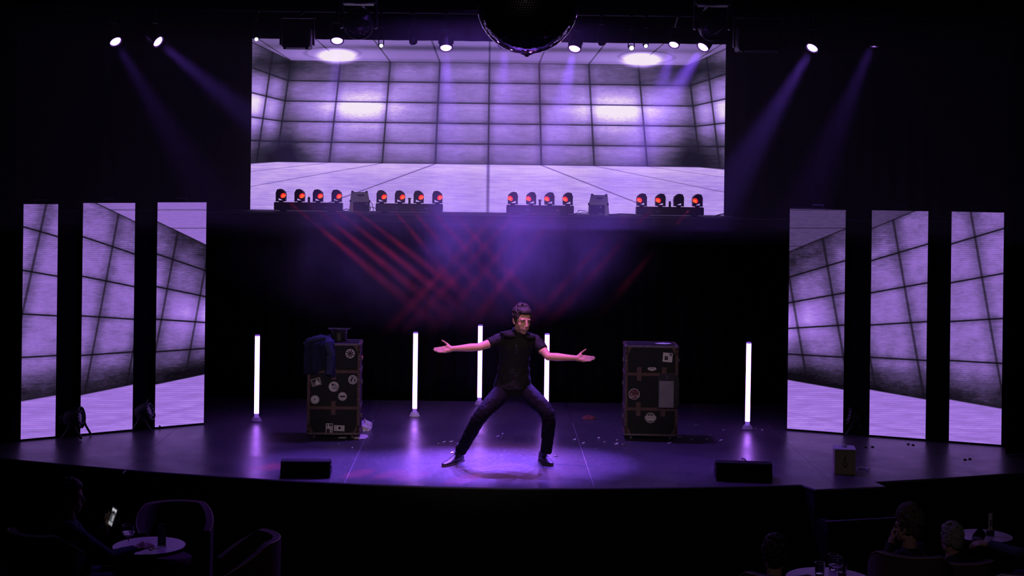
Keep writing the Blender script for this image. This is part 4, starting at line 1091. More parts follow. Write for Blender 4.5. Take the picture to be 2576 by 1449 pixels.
def head_shapes(mb, Mh, sc=1.0):
    """head around Mh: local x = own right, y = forward, z = up"""
    T = lambda p: Mh @ (Vector(p)*sc); R3 = Mh.to_3x3()
    def el(c, r, rot=None): mb.ell(T(c), [q*sc for q in r], rot=R3 @ rot if rot is not None else R3)
    el((0, -.014, .030), (.074, .094, .088)); el((0, .020, .020), (.066, .070, .078))
    el((0, .030, -.040), (.057, .056, .072)); el((0, .062, -.098), (.026, .022, .020)); el((0, .045, -.085), (.042, .038, .030))
    for s in (-1, 1):
        el((s*.048, .008, -.066), (.018, .030, .030)); el((s*.034, .045, -.024), (.027, .030, .030))
        el((s*.026, .074, .025), (.026, .014, .012)); el((s*.030, .068, .008), (.016, .013, .010))
        el((s*.077, -.012, -.006), (.007, .019, .031), Euler((.15, 0, s*.35)).to_matrix()); el((s*.074, .0, -.030), (.008, .010, .012))
        el((s*.012, .100, -.034), (.009, .010, .008))
        el((s*.030, .066, -.058), (.016, .018, .020))
    mb.cap(T((0, .086, .018)), T((0, .108, -.026)), .0085*sc, .0115*sc)
    el((0, .082, .018), (.016, .012, .012))
    el((0, .084, -.054), (.026, .010, .007)); el((0, .080, -.078), (.021, .010, .007)); el((0, .078, -.066), (.030, .010, .014))
def face_parts(parent, Mh, sc, skin, smile=True, m_brow=None):
    T = lambda p: Mh @ (Vector(p)*sc); R3 = Mh.to_3x3()
    m_brow = m_brow or mat('brow_dark', (.012, .009, .009), .8)
    m_eye = mat('eye_white', (.55, .5, .5), .3); m_iris = mat('iris', (.02, .012, .01), .2); m_mo = mat('mouth_dark', (.03, .008, .008), .6); m_te = mat('teeth', (.62, .58, .54), .4)
    for s in (-1, 1):
        b = MB(); b.tube([T((s*.011, .0865, .019)), T((s*.024, .0865, .0255)), T((s*.038, .0805, .027)), T((s*.050, .069, .021))], [.0035*sc, .0046*sc, .0044*sc, .0025*sc], 8); b.build('eyebrow', m_brow, parent, True)
        e = MB().ell(T((s*.031, .0735, .008)), (.0125*sc, .0105*sc, .0062*sc), rot=R3).build('eye', m_eye, parent, True)
        MB().ell(T((s*.031, .0795, .0075)), (.0058*sc, .0052*sc, .0052*sc), rot=R3).build('iris', m_iris, e, True)
        l = MB(); l.tube([T((s*.017, .081, .011)), T((s*.031, .0865, .0145)), T((s*.046, .078, .011))], .0034*sc, 8); l.build('eyelid', m_brow if smile else skin, e, True)
    mo = MB().ell(T((0, .0845, -.066)), (.024*sc, .0075*sc, .0085*sc), rot=R3).build('mouth', m_mo, parent, True)
    if smile: MB().ell(T((0, .0875, -.0630)), (.019*sc, .0055*sc, .0042*sc), rot=R3).build('teeth', m_te, mo, True)
def paint(me, f, base):
    ca = me.color_attributes.new('tone', 'FLOAT_COLOR', 'POINT')
    flat = []
    for v in me.vertices: flat += [*f(v.co), 1.0]
    ca.data.foreach_set('color', flat)
def hair_mesh(Mh, sc, curl, seed, top=.03, beard=False, cut=.0):
    rr = random.Random(seed); mb = MB(); T = lambda p: Mh @ (Vector(p)*sc); R3 = Mh.to_3x3()
    mb.ell(T((0, -.022, .046)), [q*sc for q in (.080, .094, .083)], rot=R3)
    mb.ell(T((0, .030, .090+top*.5)), [q*sc for q in (.066, .056, .030+top*.5)], rot=R3)
    mb.ell(T((0, .062, .088+top*.4)), [q*sc for q in (.052, .026, .022+top*.3)], rot=R3)
    for s in (-1, 1):
        mb.ell(T((s*.066, -.030, .015)), [q*sc for q in (.019, .050, .060)], rot=R3); mb.ell(T((s*.069, .012, .012)), [q*sc for q in (.010, .016, .032)], rot=R3)
    mb.ell(T((0, -.075, .0)), [q*sc for q in (.062, .036, .070)], rot=R3)
    for q in range(230):
        a, z = rr.uniform(0, 2*math.pi), rr.uniform(-.1, 1)
        st = math.sqrt(max(0, 1-z*z)); p = Vector((.078*st*math.cos(a), -.018+.094*st*math.sin(a), .046+(.090+top*.5)*z))
        if p.y > .045 and p.z < .085: continue
        if p.z < 0 and p.y > -.02: continue
        k = rr.uniform(.8, 1.5)*curl
        mb.ell(T(p*1.02+Vector((0, 0, top*.45*max(0, z)))), [k*sc*1.3, k*sc, k*sc], rot=Euler((rr.uniform(0, 3), rr.uniform(0, 3), rr.uniform(0, 3))).to_matrix(), n=8, m=6)
    return remesh(mb, .0042*sc, 1, (.006, .012))

# ---- performer ------------------------------------------------------------
PYB = 14.5
FL, FR = G(1145, 1169), G(1384, 1179)
per = root('person', 'man in black polo-neck and trousers, arms spread wide, in a wide stance centre stage', 'person', ((FL.x+FR.x)/2, PYB, 0))
ORG = Vector(per.location)
def q(px, py, Y): return P(px, py, Y)-ORG
J = dict(neck=q(1306, 838, 14.53), head=q(1313, 806, 14.47), shL=q(1262, 853, 14.56), shR=q(1346, 857, 14.56), elL=q(1206, 873, 14.42), elR=q(1379, 897, 14.42),
         wrL=q(1137, 877.5, 14.36), wrR=q(1450, 901, 14.36), hipL=q(1272, 982, 14.66), hipR=q(1314, 980, 14.66), knL=q(1207, 1046, 14.40), knR=q(1383, 1040, 14.38),
         anL=q(1157, 1139, 14.60), anR=q(1374, 1139, 14.52), pel=q(1292, 978, 14.68), waist=q(1292, 935, 14.62), chest=q(1298, 880, 14.58))
Fd = Vector((math.sin(R(26))*math.cos(R(10)), -math.cos(R(26))*math.cos(R(10)), -math.sin(R(10))))
Ud = Vector((.05, 0, 1)); Rt = Fd.cross(Ud).normalized(); Ud = Rt.cross(Fd).normalized()
Mh = Matrix((Rt, Fd, Ud)).transposed().to_4x4(); Mh.translation = J['head']
HS = 1.06
SKIN = (.50, .27, .21)
M_skin = skin_mat('performer_skin', SKIN)
b = MB(); head_shapes(b, Mh, HS)
b.cap(J['head']-Ud*.06-Fd*.022, J['neck']+Vector((0, .02, -.06)), .052, .056)
for s, sh, el_, wr in ((-1, 'shL', 'elL', 'wrL'), (1, 'shR', 'elR', 'wrR')):
    S_, E_, W_ = J[sh], J[el_], J[wr]
    b.cap(S_, S_.lerp(E_, .5), .048, .045); b.cap(S_.lerp(E_, .45), E_, .046, .038)
    b.ell(S_.lerp(E_, .62)+Vector((0, -.012, -.004)), (.05, .036, .036)); b.ell(E_, .0385)
    fm = E_.lerp(W_, .32); b.cap(E_, fm, .038, .041); b.cap(fm, E_.lerp(W_, .75), .041, .030); b.cap(E_.lerp(W_, .7), W_, .031, .026)
    if s < 0: hand(b, W_, (-1, -.18, -.10), (.0, -.75, .62), (-.2, 0, 1), .98, (.02, .08, .10), -.035, .1)
    else: hand(b, W_, (1, -.18, -.03), (.0, -.75, .62), (.2, 0, 1), .98, (.02, .08, .10), -.035, .1)
# trunk and legs under the clothes
b.loft([(J['pel']+Vector((0, 0, -.06)), .13, .09), (J['waist'], .12, .085), (J['chest'], .13, .09), (J['neck']+Vector((0, .02, -.07)), .11, .06)], 20)
for s, hp, kn_, an in ((-1, 'hipL', 'knL', 'anL'), (1, 'hipR', 'knR', 'anR')):
    kc = J[kn_].lerp((J[hp]+J[an])*.5, .30); b.cap(J[hp], kc, .06, .035); b.cap(kc, J[an].lerp(kc, .12), .035, .024)
body = remesh(b, .0042, 6)
inv = Mh.inverted()
def tone(co):
    p = (inv @ co)/HS
    c = Vector(SKIN)
    if abs(p.x) < .1 and -.14 < p.z < .12 and -.1 < p.y < .14:
        d = max(0, min(1, (-.036-p.z)/.018))*max(0, min(1, (p.y+.02)/.03))
        if p.z > -.06 and abs(p.x) < .02 and p.y > .085: d = max(d, .8*max(0, min(1, (-.044-p.z)/.006)))
        lip = max(0, 1-((p.x/.024)**2+((p.z+.066)/.016)**2)) if p.y > .075 else 0
        c = c.lerp(Vector((.14, .085, .08)), .62*d).lerp(Vector((.42, .15, .13)), min(1, 1.5*lip))
    return c
paint(body, tone, SKIN)
obj('body', body, M_skin, per)
face_parts(per, Mh, HS, M_skin)
obj('hair', hair_mesh(Mh, HS, .0095, 5, .016), mat('dark_hair', (.022, .016, .018), .55, spec=.5, bump=.5, bscale=220), per)

M_shirt = mat('black_shirt', (.007, .007, .010), .8, spec=.25, bump=.25, bscale=60)
M_trous = mat('black_trousers', (.005, .005, .008), .8, spec=.08, bump=.2, bscale=70)
sh = MB()
def sec(px0, px1, py, Y, ry): 
    a, c = q(px0, py, Y), q(px1, py, Y); return ((a+c)/2, (c-a).length/2, ry, (0, -.05, 1))
sh.loft([sec(1240, 1338, 976, 14.66, .125), sec(1243, 1338, 966, 14.66, .128), sec(1250, 1334, 945, 14.64, .122), sec(1254, 1332, 920, 14.62, .118), sec(1255, 1334, 895, 14.60, .124),
         sec(1252, 1340, 875, 14.58, .128), sec(1250, 1346, 860, 14.57, .118), sec(1258, 1345, 849, 14.56, .095), sec(1276, 1334, 841, 14.55, .075), sec(1290, 1322, 835, 14.54, .062)], 36)
sh.ell(J['shL'], (.062, .068, .062)); sh.ell(J['shR'], (.060, .068, .062))
for S_, E_, f in ((J['shL'], J['elL'], .62), (J['shR'], J['elR'], .60)):
    sh.cap(S_, S_.lerp(E_, f), .062, .060, flat1=True, n=20)
obj('shirt', remesh(sh, .0065, 4, (.022, .075)), M_shirt, per)
# roll collar and the wide fold on the shoulders
co = MB(); rg = []
cN = J['neck']
for rr, zz in ((.066, -.03), (.072, -.005), (.074, .02), (.070, .040), (.060, .044), (.056, .02), (.056, -.03)):
    rg.append([cN+Vector((rr*math.cos(a*math.pi/16)*(1+.0), .012+rr*1.05*math.sin(a*math.pi/16), zz-.018*(-math.sin(a*math.pi/16))+.004*math.sin(5*a*math.pi/16))) for a in range(32)])
co.rings(rg, closed=True); col = co.build('collar', M_shirt, per, True, 0)
for pts in ([(1293, 833, 14.47), (1275, 838, 14.47), (1257, 841, 14.50), (1266, 848, 14.43), (1283, 853, 14.41), (1300, 850, 14.42)],
            [(1322, 838, 14.45), (1335, 843, 14.47), (1349, 847, 14.50), (1347, 855, 14.43), (1330, 856, 14.41), (1316, 849, 14.42)]):
    fp = MB(); c = [q(*p) for p in pts]; fp.poly([v+Vector((0, .0, .004)) for v in c], (0, .07, .012))
    bmesh.ops.bevel(fp.bm, geom=fp.bm.edges[:], offset=.006, segments=2, affect='EDGES'); fp.build('shoulder_fold', M_shirt, col, True, 0)
tr = MB()
tr.loft([(J['pel']+Vector((0, 0, -.125)), .05, .07), (J['pel']+Vector((0, 0, -.09)), .125, .10), (J['pel']+Vector((0, .0, -.05)), .165, .125), (J['pel']+Vector((0, 0, .0)), .180, .125), (J['pel']+Vector((0, 0, .04)), .172, .118)], 30)
for hp, kn_, an, sg in (('hipL', 'knL', 'anL', -1), ('hipR', 'knR', 'anR', 1)):
    Hh, Kk, Aa = J[hp], J[kn_], J[an]
    H0 = Hh+Vector((sg*.015, 0, -.005))
    A1 = Aa.lerp(Kk, .03); kn2 = Kk+Vector((0, .012, 0))
    pts = [H0+(H0-Kk).normalized()*.05, H0, H0.lerp(Kk, .25), H0.lerp(Kk, .5)]; rad = [.070, .098, .093, .086]
    b0, b1 = H0.lerp(Kk, .70), Kk.lerp(A1, .30)
    for i in range(7):
        u_ = i/6; pts.append(b0*(1-u_)**2+Kk*2*u_*(1-u_)+b1*u_**2); rad.append(.079-.011*u_)
    pts += [Kk.lerp(A1, .5), Kk.lerp(A1, .7), Kk.lerp(A1, .88), A1]; rad += [.066, .061, .057, .057]
    tr.tube(pts, rad, 26); tr.ell(Kk.lerp(b0*.5+b1*.5, .35), .066)
    for k in range(5):
        t = .25+.14*k; c = Kk.lerp(Aa, t)+Vector((.018*math.sin(k*2), -.045, 0))
        tr.ell(c, (.05, .018, .010), rot=Matrix.Rotation(.5*(-1)**k, 3, 'Y'))
obj('trousers', remesh(tr, .0065, 4, (.013, .05)), M_trous, per)
# shoes
M_shoe = mat('dark_shoe', (.014, .012, .016), .5, spec=.4); M_sole = mat('shoe_sole', (.05, .04, .04), .7); M_lace = mat('shoe_lace', (.10, .09, .11), .7)
M_sock = mat('black_sock', (.012, .012, .014), .9)
def shoe(an, heel, toe):
    A, Hl, T_ = J[an], Vector(heel), Vector(toe); d = (T_-Hl); d.z = 0; L = d.length; d.normalize(); s = Vector((-d.y, d.x, 0)); lift = Hl.z
    pt = lambda a, b, z: Hl*(1-a)+T_*a + s*b + Vector((0, 0, z))
    up_ = MB()
    up_.loft([(pt(-.02, 0, .035), .028, .024), (pt(.05, 0, .045), .036, .036), (pt(.22, 0, .050), .038, .042), (pt(.40, 0, .046), .039, .038), (pt(.58, 0, .036), .043, .026), (pt(.76, 0, .030), .043, .020), (pt(.92, 0, .026), .033, .015), (pt(1.0, 0, .022), .016, .012)], 20, upv=(0, 0, 1))
    up_.cap(pt(.16, 0, .06), pt(.16, 0, .095), .040, .043, flat1=True)
    so = obj('shoe', remesh(up_, .005, 2), M_shoe, per)
    sl = MB(); n = 24; ring = []
    for j in range(n):
        a = 2*math.pi*j/n; x = .49+.53*math.cos(a); wd = .048*(1.0+.12*math.cos(a-.4))*(.86 if x < .35 else 1)
        ring.append(pt(x, wd*math.sin(a), .003))
    sl.poly(ring, (0, 0, .016)); sl.build('sole', M_sole, so)
    sl = MB(); sl.poly([pt(-.03, -.03, 0), pt(.22, -.036, 0), pt(.22, .036, 0), pt(-.03, .03, 0)], (0, 0, .022)); sl.build('heel', M_sole, so)
    for k in range(4):
        x = .30+.075*k; z = .098-.010*k
        MB().tube([pt(x-.03, -.028, z-.012), pt(x, 0, z+.004), pt(x+.03, .028, z-.012)], .0032, 6).build('lace', M_lace, so, True)
    MB().tube([pt(.34, 0, .104), pt(.30, -.03, .115), pt(.34, -.055, .085), pt(.36, -.02, .098), pt(.34, .0, .106), pt(.31, .032, .112), pt(.37, .055, .080)], .003, 6).build('lace', M_lace, so, True)
    MB().cap(A+Vector((0, 0, .06)), pt(.14, 0, .07), .045, .038).build('sock', M_sock, per, True)
hl = G(1161, 1163)-ORG; hl.z = 0; tl = G(1127, 1170)-ORG; tl.z = 0; tl = hl+(tl-hl).normalized()*.27+Vector((0, -.05, 0))
shoe('anL', hl+Vector((0, .06, 0)), tl)
hl = G(1361, 1160)-ORG; hl.z = .0; tl = G(1403, 1181)-ORG; tl.z = 0; tl = hl+(tl-hl).normalized()*.28
shoe('anR', hl+Vector((0, .02, .0)), tl)

# ---------------------------------------------------------------- the audience in the dark
# low step below the landing on the right
s0, s1, s2 = G(2082, 1312.6, -.26), G(2300, 1300, -.26), G(2052, 1300, -.26)
st = MB(); st.poly([Vector((s2.x, 13.86, HZ)), Vector((s0.x-.08, 13.67, HZ)), Vector((s0.x, s0.y, HZ)), Vector((s1.x, s1.y, HZ)), Vector((s1.x, 13.86, HZ))], (0, 0, -HZ-.26))
step = root('stage_step', 'black step below the landing at the stage\'s front right', 'step', (0, 0, 0))
st.build('block', M_dkpaint, step)
tr_ = MB(); tr_.poly([Vector((s0.x-.02, s0.y+.02, -.262)), Vector((s1.x, s1.y+.02, -.262)), Vector((s1.x, s1.y-.01, -.262)), Vector((s0.x-.01, s0.y-.01, -.262))], (0, 0, .006)); tr_.build('nosing', mat('nosing', (.12, .11, .13), .5), step)

M_top = mat('table_top', (.42, .34, .40), .35, var=.12, vscale=3); M_rim = mat('table_rim', (.02, .015, .018), .3)
def round_table(px, py, dia_px, Y, lb):
    c = P(px, py, Y); rad = dia_px/F*Y/2; hh_ = c.z-HZ
    r = root('cocktail_table', lb, 'table', (c.x, c.y, HZ), 0, 'round cocktail tables in the audience')
    MB().lathe([(rad-.004, hh_-.006), (rad-.004, hh_), (.01, hh_+.0005)], 56).build('table_top', M_top, r, True)
    MB().lathe([(rad-.012, hh_-.034), (rad, hh_-.030), (rad, hh_-.004), (rad-.004, hh_)], 56).build('rim', M_rim, r, True)
    MB().lathe([(.03, .03), (.03, hh_-.03)], 20).build('column', M_metal, r, True)
    MB().lathe([(.21, 0), (.21, .012), (.05, .035), (.03, .04)], 36).build('base', M_metal, r, True)
    return r, c
tab1, T1 = round_table(375, 1372, 182, 12.1, 'round cocktail table at the lower left with a wine glass on it')
tab2, T2 = round_table(2476, 1347, 138, 13.1, 'round pale table at the far lower right with a card stand')
tab3, T3 = round_table(2085, 1455, 215, 11.2, 'round table at the bottom right edge with empty glasses')
M_glass = mat('clear_glass', (.95, .95, 1), .02, trans=1, ior=1.45)
M_drink = mat('pale_drink', (.75, .6, .7), .05, trans=.9)
def goblet(c, lb, s=1.0, drink=True, group=None):
    r = root('wine_glass', lb, 'glass', c, 0, group)
    MB().lathe([(.036*s, 0), (.036*s, .002), (.010*s, .006), (.005*s, .012)], 28).build('foot', M_glass, r, True)
    MB().lathe([(.005*s, .008), (.0045*s, .05*s), (.007*s, .082*s)], 14).build('stem', M_glass, r, True)
    MB().lathe([(.006*s, .080*s), (.030*s, .092*s), (.050*s, .118*s), (.053*s, .140*s), (.046*s, .176*s), (.044*s, .176*s), (.0508*s, .140*s), (.048*s, .119*s), (.029*s, .095*s), (.002, .086*s)], 36, cap=False).build('bowl', M_glass, r, True)
    if drink: MB().lathe([(.004, .087*s), (.028*s, .096*s), (.046*s, .119*s), (.047*s, .122*s)], 30).build('drink', M_drink, r, True)
    return r
goblet(P(322, 1383, 12.02)*1, 'wine glass with a little drink on the left cocktail table', 1.06).location.z = T1.z
def tumbler(px, py, Y, z, lb):
    c = P(px, py, Y); r = root('tumbler', lb, 'glass', (c.x, c.y, z), 0, 'glasses on the bottom right table')
    MB().lathe([(.030, 0), (.034, .006), (.040, .12), (.0375, .12), (.031, .012), (.002, .010)], 28, cap=False).build('wall', M_glass, r, True)
    MB().lathe([(.030, .012), (.0325, .04)], 24).build('drink', mat('dark_drink', (.10, .04, .02), .1), r, True)
M_card = mat('menu_card', (.20, .19, .22), .4)
# menu stand on the left table
c = P(407, 1368, 12.05)
ms = root('menu_stand', 'upright clear menu stand on the left cocktail table', 'menu stand', (c.x, c.y, T1.z), R(12))
MB().box((0, .0, .006), (.075, .06, .012), bevel=.003).build('base', M_glass, ms)
MB().box((0, 0, .10), (.066, .004, .175), bevel=.001).build('card', mat('menu_dark', (.07, .065, .08), .3), ms)
MB().box((0, -.004, .165), (.034, .002, .022)).build('print', M_card, ms); MB().box((.0, -.004, .12), (.05, .002, .012)).build('print', M_card, ms); MB().box((.0, -.004, .065), (.05, .002, .055)).build('print', mat('menu_grey', (.12, .12, .14), .4), ms)
# right table things
c = P(2491, 1352, 13.1)
ms = root('card_stand', 'tall white card standing in a dark holder on the right table', 'card', (c.x, c.y, T2.z), R(38))
MB().box((0, 0, .025), (.06, .05, .05), bevel=.004).build('holder', M_plastic, ms)
MB().box((0, 0, .115), (.055, .004, .17), bevel=.002).build('card', M_white, ms); MB().box((0, -.004, .11), (.032, .002, .06)).build('print', mat('print_grey', (.2, .18, .2), .7), ms)
c = P(2463, 1352, 13.0)
po = root('dark_pouch', 'dark folded pouch lying on the right table', 'pouch', (c.x, c.y, T2.z))
pm = MB(); pm.poly([Vector((-.06, -.03, .004)), Vector((.05, -.03, .004)), Vector((.055, -.03, .05)), Vector((.02, -.02, .085)), Vector((-.02, -.025, .06))], (0, .06, 0)); bmesh.ops.bevel(pm.bm, geom=pm.bm.edges[:], offset=.008, segments=2, affect='EDGES'); pm.build('flap', M_black, po, True, 0)
MB().ell((-.04, -.06, .012), (.05, .035, .012)).build('strap', mat('pouch_strap', (.12, .10, .13), .7), po, True)
for px, py, w_ in ((2062, 1440, 'leftmost'), (2118, 1437, 'rightmost'), (2096, 1422, 'rearmost')): tumbler(px, py, 11.2+(1440-py)*.014, T3.z, w_+' of the tumblers on the bottom right table')
g_ = goblet(P(2104, 1455, 11.15), 'stemmed glass at the bottom right edge', 1.0, False); g_.location.z = T3.z

# tub armchairs
M_velvet = mat('dark_velvet', (.055, .030, .035), .9, bump=.2, bscale=90); M_piping = mat('chair_piping', (.20, .15, .09), .5)
def tub_chair(px, py, Y, rz, lb, w=.62, hb=.80, pip=M_piping, vm=None):
    """py: pixel of the back's top edge"""
    c = P(px, py, Y); k = (c.z-HZ)/hb
    r = root('tub_armchair', lb, 'chair', (c.x, c.y, HZ), rz, 'tub armchairs in the audience'); vm = vm or M_velvet
    n = 28; rg = []
    for j in range(n+1):
        a = R(-25)+R(230)*j/n; t = abs(j/n-.5)*2; z1 = hb*k-(.20*k)*max(0, t-.45)/.55
        ca, sa = math.cos(a), math.sin(a); ro, ri = w/2, w/2-.065
        rg.append([Vector((ro*ca, ro*sa, .16)), Vector((ro*1.02*ca, ro*1.02*sa, z1-.03)), Vector((ro*.98*ca, ro*.98*sa, z1)), Vector((ri*1.02*ca, ri*1.02*sa, z1)), Vector((ri*ca, ri*sa, z1-.03)), Vector((ri*.97*ca, ri*.97*sa, .3))])
    MB().rings(rg).build('back_shell', vm, r, True, 50)
    MB().tube([(p[1]+p[2])/2+Vector((0, 0, .012)) for p in rg], .006, 6).build('piping', pip, r, True)
    sc = MB(); sc.lathe([(w/2-.08, .28), (w/2-.06, .31), (w/2-.06, .40), (w/2-.09, .44), (.01, .45)], 36); sc.build('seat_cushion', vm, r, True)
    MB().lathe([(w/2-.04, .14), (w/2-.02, .20), (w/2-.06, .30)], 36).build('seat_base', vm, r, True)
    for sx in (-1, 1):
        for sy in (-1, 1): MB().cyl((sx*w*.3, sy*w*.3, .15), (sx*w*.33, sy*w*.33, 0), .022, .014, 10).build('leg', M_metal, r, True)
    return r
tub_chair(440, 1278, 12.9, R(12), 'dark tub armchair with rounded back beyond the left cocktail table', .66, .92)
tub_chair(600, 1352, 11.7, R(-75), 'dark red tub armchair seen from the side, right of the left cocktail table', .66, .78)
tub_chair(130, 1325, 11.6, R(150), 'dark tub armchair the phone-holding person sits in', .66, .80)
tub_chair(2290, 1378, 11.65, R(160), 'tub armchair of the curly-haired person', .64, .72)
tub_chair(2400, 1395, 12.25, R(190), 'tub armchair of the white-haired person', .64, .72)
tub_chair(2540, 1420, 11.2, R(200), 'tub armchair at the lower right corner with a pale edge', .66, .72, mat('pale_piping', (.45, .42, .45), .5))
tub_chair(1960, 1425, 10.9, R(170), 'dark tub armchair at the bottom edge below the step', .64, .72)

def sitter(name_lb, head_px, Y, face, cloth, hair_m, hair_curl, hs=1.0, arms=None, lean=(0, 0), hair_top=.02, seed=1, skin=(.36, .22, .18), short=False):
    hp = P(*head_px, Y)
    r = root('person', name_lb, 'person', (hp.x, hp.y, HZ), 0, 'seated spectators')
    O = Vector((hp.x, hp.y, HZ)); H = hp-O
    f = Vector(face).normalized(); u = Vector((0, 0, 1)); rt = f.cross(u).normalized(); u = rt.cross(f)
    M = Matrix((rt, f, u)).transposed().to_4x4(); M.translation = H
    ff = Vector((f.x, f.y, 0)).normalized(); rr = Vector((rt.x, rt.y, 0)).normalized()
    neck = H-Vector((0, 0, .16))-ff*.02; hip = Vector((lean[0], lean[1], .50))-ff*.06
    b = MB(); head_shapes(b, M, hs); b.cap(H-Vector((0, 0, .06))-ff*.02, neck, .052, .058)
    shl = {s: neck+rr*s*.17+Vector((0, 0, -.05)) for s in (-1, 1)}
    c = MB()
    c.loft([(hip, .17, .12), (hip.lerp(neck, .35), .155, .115), (hip.lerp(neck, .7), .18, .125), (neck+Vector((0, 0, -.05)), .15, .09), (neck+Vector((0, 0, .01)), .065, .06)], 26, upv=ff)
    for s in (-1, 1):
        S_ = shl[s]; E_, W_, hd, hn, ht_ = arms[s] if arms and s in arms else (S_+rr*s*.05+ff*.10+Vector((0, 0, -.26)), S_-rr*s*.02+ff*.32+Vector((0, 0, -.30)), ff, Vector((0, 0, -1)), -rr*s)
        c.ell(S_, .068); c.cap(S_, E_, .064, .050)
        if short: b.cap(E_, W_, .042, .028)
        else: c.cap(E_, W_.lerp(E_, .06), .050, .038, flat1=True)
        b.cap(S_, E_, .04, .038); b.cap(E_, W_, .036, .027); hand(b, W_, hd, hn, ht_, .95, (.35, .45, .3), .06)
        K = hip+rr*s*.12+ff*.46+Vector((0, 0, .0)); Ft = K+ff*.04; Ft.z = .10
        c.cap(hip+rr*s*.09, K, .088, .066); c.cap(K, Ft, .066, .05)
        sh_ = MB(); sh_.loft([(Ft-ff*.06+Vector((0, 0, -.055)), .032, .03), (Ft+ff*.02+Vector((0, 0, -.055)), .042, .042), (Ft+ff*.12+Vector((0, 0, -.068)), .045, .028), (Ft+ff*.20+Vector((0, 0, -.08)), .025, .016)], 16, upv=(0, 0, 1)); sh_.build('shoe', M_plastic, r, True)
    b.loft([(hip, .11, .08), (neck+Vector((0, 0, -.08)), .10, .06)], 16, upv=ff)
    me = remesh(b, .0055, 2); paint(me, lambda co: skin, skin); obj('body', me, skin_mat('spectator_skin', skin), r)
    obj('clothes', remesh(c, .010, 3, (.015, .09)), cloth, r)
    obj('hair', hair_mesh(M, hs, hair_curl, seed, hair_top), hair_m, r)
    face_parts(r, M, hs, M_skin, False)
    return r, O
M_navy = mat('spectator_navy', (.030, .032, .062), .9, bump=.3, bscale=40); M_blackc = mat('spectator_black', (.016, .015, .018), .9)
M_dhair = mat('spectator_dark_hair', (.02, .016, .014), .6); M_whair = mat('spectator_grey_hair', (.22, .20, .20), .7); M_bhair = mat('spectator_brown_hair', (.07, .05, .045), .7)
# left: profile, phone raised in one hand, other arm towards the table
Yp = 11.75
hp = P(178, 1252, Yp); O1 = Vector((hp.x, hp.y, HZ)); ph = P(284, 1300, 11.9)
def loc(px, py, Y): return P(px, py, Y)-O1
sit, _ = sitter('person in navy at lower left holding up a lit phone', (178, 1252), Yp, (1, .32, -.05), M_navy, M_dhair, .010, 1.0,
       {-1: (loc(225, 1375, Yp+.22), loc(268, 1327, 11.92), Vector((.15, 0, 1)), Vector((.3, -.9, 0)), Vector((.8, 0, .4))),
        1: (loc(275, 1400, Yp-.16), loc(338, 1382, Yp+.05), Vector((1, .3, .3)), Vector((0, .5, -1)), Vector((0, 1, .3)))}, (-.10, 0))
d = Vector((.22, .10, .95)).normalized()
phn = root('phone', 'smartphone with a lit screen held up by the person at lower left', 'phone', (ph.x, ph.y, ph.z))
pmx = Matrix.Rotation(R(18), 4, 'Y') @ Matrix.Rotation(R(-40), 4, 'Z')
MB().box((0, 0, 0), (.074, .009, .155), bevel=.004).xf(pmx).build('case', M_plastic, phn)
MB().box((0, -.005, 0), (.066, .001, .146)).xf(pmx).build('screen', mat('phone_screen', (.1, .1, .1), .2, emit=(.45, .45, .55), estr=.12), phn)
for z, hh_, wd, e in ((.055, .022, .058, .5), (-.008, .05, .022, .32), (-.055, .025, .058, .35)):
    MB().box((0 if wd > .03 else .012, -.0058, z), (wd, .0008, hh_)).xf(pmx).build('screen_block', mat('phone_block%d' % int(e*100), (.1, .1, .1), .2, emit=(.85, .85, .95), estr=e), phn)
# right: curly-haired person with a hand at the face
Yq = 11.7
hp = P(2283, 1327, Yq); O1 = Vector((hp.x, hp.y, HZ))
sitter('curly-haired person at lower right with a hand raised to the face', (2283, 1327), Yq, (-.75, .66, 0), M_blackc, M_bhair, .016, 1.02,
       {-1: (loc(2225, 1450, Yq+.0), loc(2243, 1362, Yq+.12), Vector((.15, .1, 1)), Vector((1, -.2, 0)), Vector((0, -1, .3)))}, (.05, -.05), .05, 3)
sitter('white-haired person seated at lower right before the pale table', (2393, 1357), 12.3, (-.35, .93, 0), M_blackc, M_whair, .008, 1.0, None, (.03, -.08), .015, 4)
hp = P(2650, 1335, 11.9); O1 = Vector((hp.x, hp.y, HZ))
sitter('person in blue at the far right edge resting a forearm on the table', (2650, 1335), 11.9, (-.75, .5, 0), M_navy, M_dhair, .010, 1.0,
       {-1: (loc(2570, 1395, 11.85), loc(2488, 1368, 12.3), Vector((-1, .3, 0)), Vector((0, .3, -1)), Vector((0, 1, 0)))}, (.12, 0), .02, 6)
sitter('dark-haired person at the bottom edge left of the step, seen from behind', (1948, 1400), 10.9, (.15, .98, 0), M_blackc, M_dhair, .012, 1.0, None, (-.02, -.05), .03, 7)

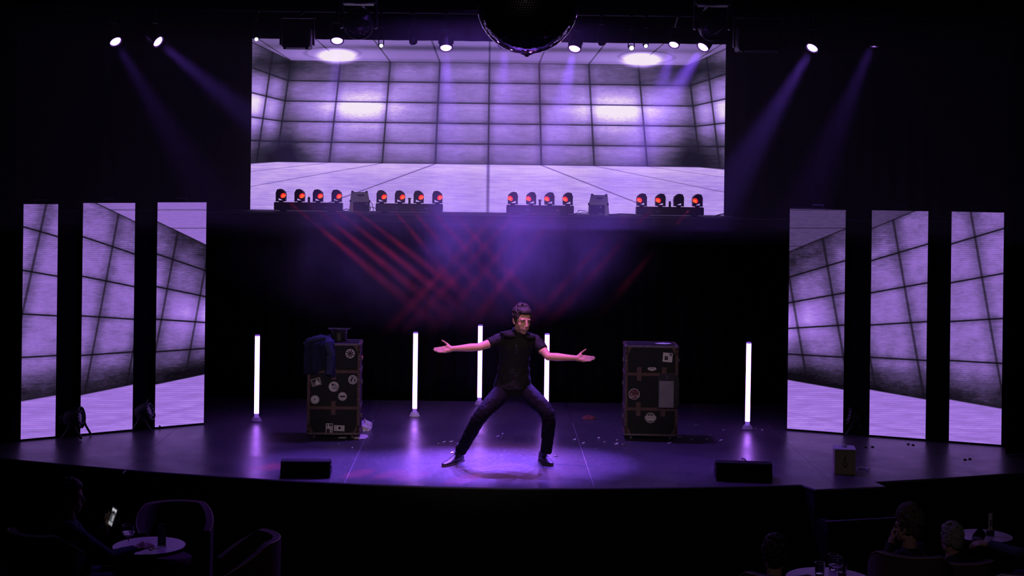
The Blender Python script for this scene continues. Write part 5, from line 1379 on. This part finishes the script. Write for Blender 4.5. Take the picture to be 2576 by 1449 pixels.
# ---------------------------------------------------------------- stage haze
def haze():
    hz = MB().box((0, 15.9, 3.39), (13.4, 6.6, 2.18))
    m = bpy.data.materials.new('stage_haze'); m.use_nodes = True; nt = m.node_tree; nt.nodes.clear()
    out = nt.nodes.new('ShaderNodeOutputMaterial'); sc_ = nt.nodes.new('ShaderNodeVolumeScatter')
    sc_.inputs['Color'].default_value = (1, 1, 1, 1); sc_.inputs['Density'].default_value = HAZE; sc_.inputs['Anisotropy'].default_value = .2
    nt.links.new(sc_.outputs[0], out.inputs['Volume'])
    o = hz.build('stage_haze', m); tag(o, 'thin haze hanging high over the stage, showing the violet lamp beams', 'haze'); o['kind'] = 'stuff'
    o.display_type = 'WIRE'
    return o

haze()
def smoke():
    c, s = Vector((-.55, 17.0, 1.95)), Vector((5.6, 3.3, 2.1))
    o = MB().box((0, 0, 0), s).build('smoke_cloud', None); o.location = c
    m = bpy.data.materials.new('smoke'); m.use_nodes = True; nt = m.node_tree; nt.nodes.clear(); o.data.materials.append(m)
    global NT
    NT = nt
    out = nt.nodes.new('ShaderNodeOutputMaterial'); sc_ = nt.nodes.new('ShaderNodeVolumeScatter'); sc_.inputs['Anisotropy'].default_value = .2
    tc = nt.nodes.new('ShaderNodeTexCoord'); sp = nt.nodes.new('ShaderNodeSeparateXYZ'); nt.links.new(tc.outputs['Object'], sp.inputs[0])
    x, y, z = (E(k) for k in sp.outputs)
    n = nt.nodes.new('ShaderNodeTexNoise'); n.inputs['Scale'].default_value = 1.5; n.inputs['Detail'].default_value = 4; nt.links.new(tc.outputs['Object'], n.inputs['Vector'])
    r2 = (x/2.75)*(x/2.75) + (y/1.85)*(y/1.85) + (z/1.0)*(z/1.0)
    den = sst(r2, .15, 1.0, 1.0, 0.0)*sst(E(n.outputs['Fac']), .30, .64)*SMOKE
    nt.links.new(den.s, sc_.inputs['Density']); nt.links.new(sc_.outputs[0], out.inputs['Volume'])
    m.cycles.volume_step_rate = 1.0
    tag(o, 'thicker drifting smoke in front of the backdrop, lit violet and red', 'smoke'); o['kind'] = 'stuff'
smoke()
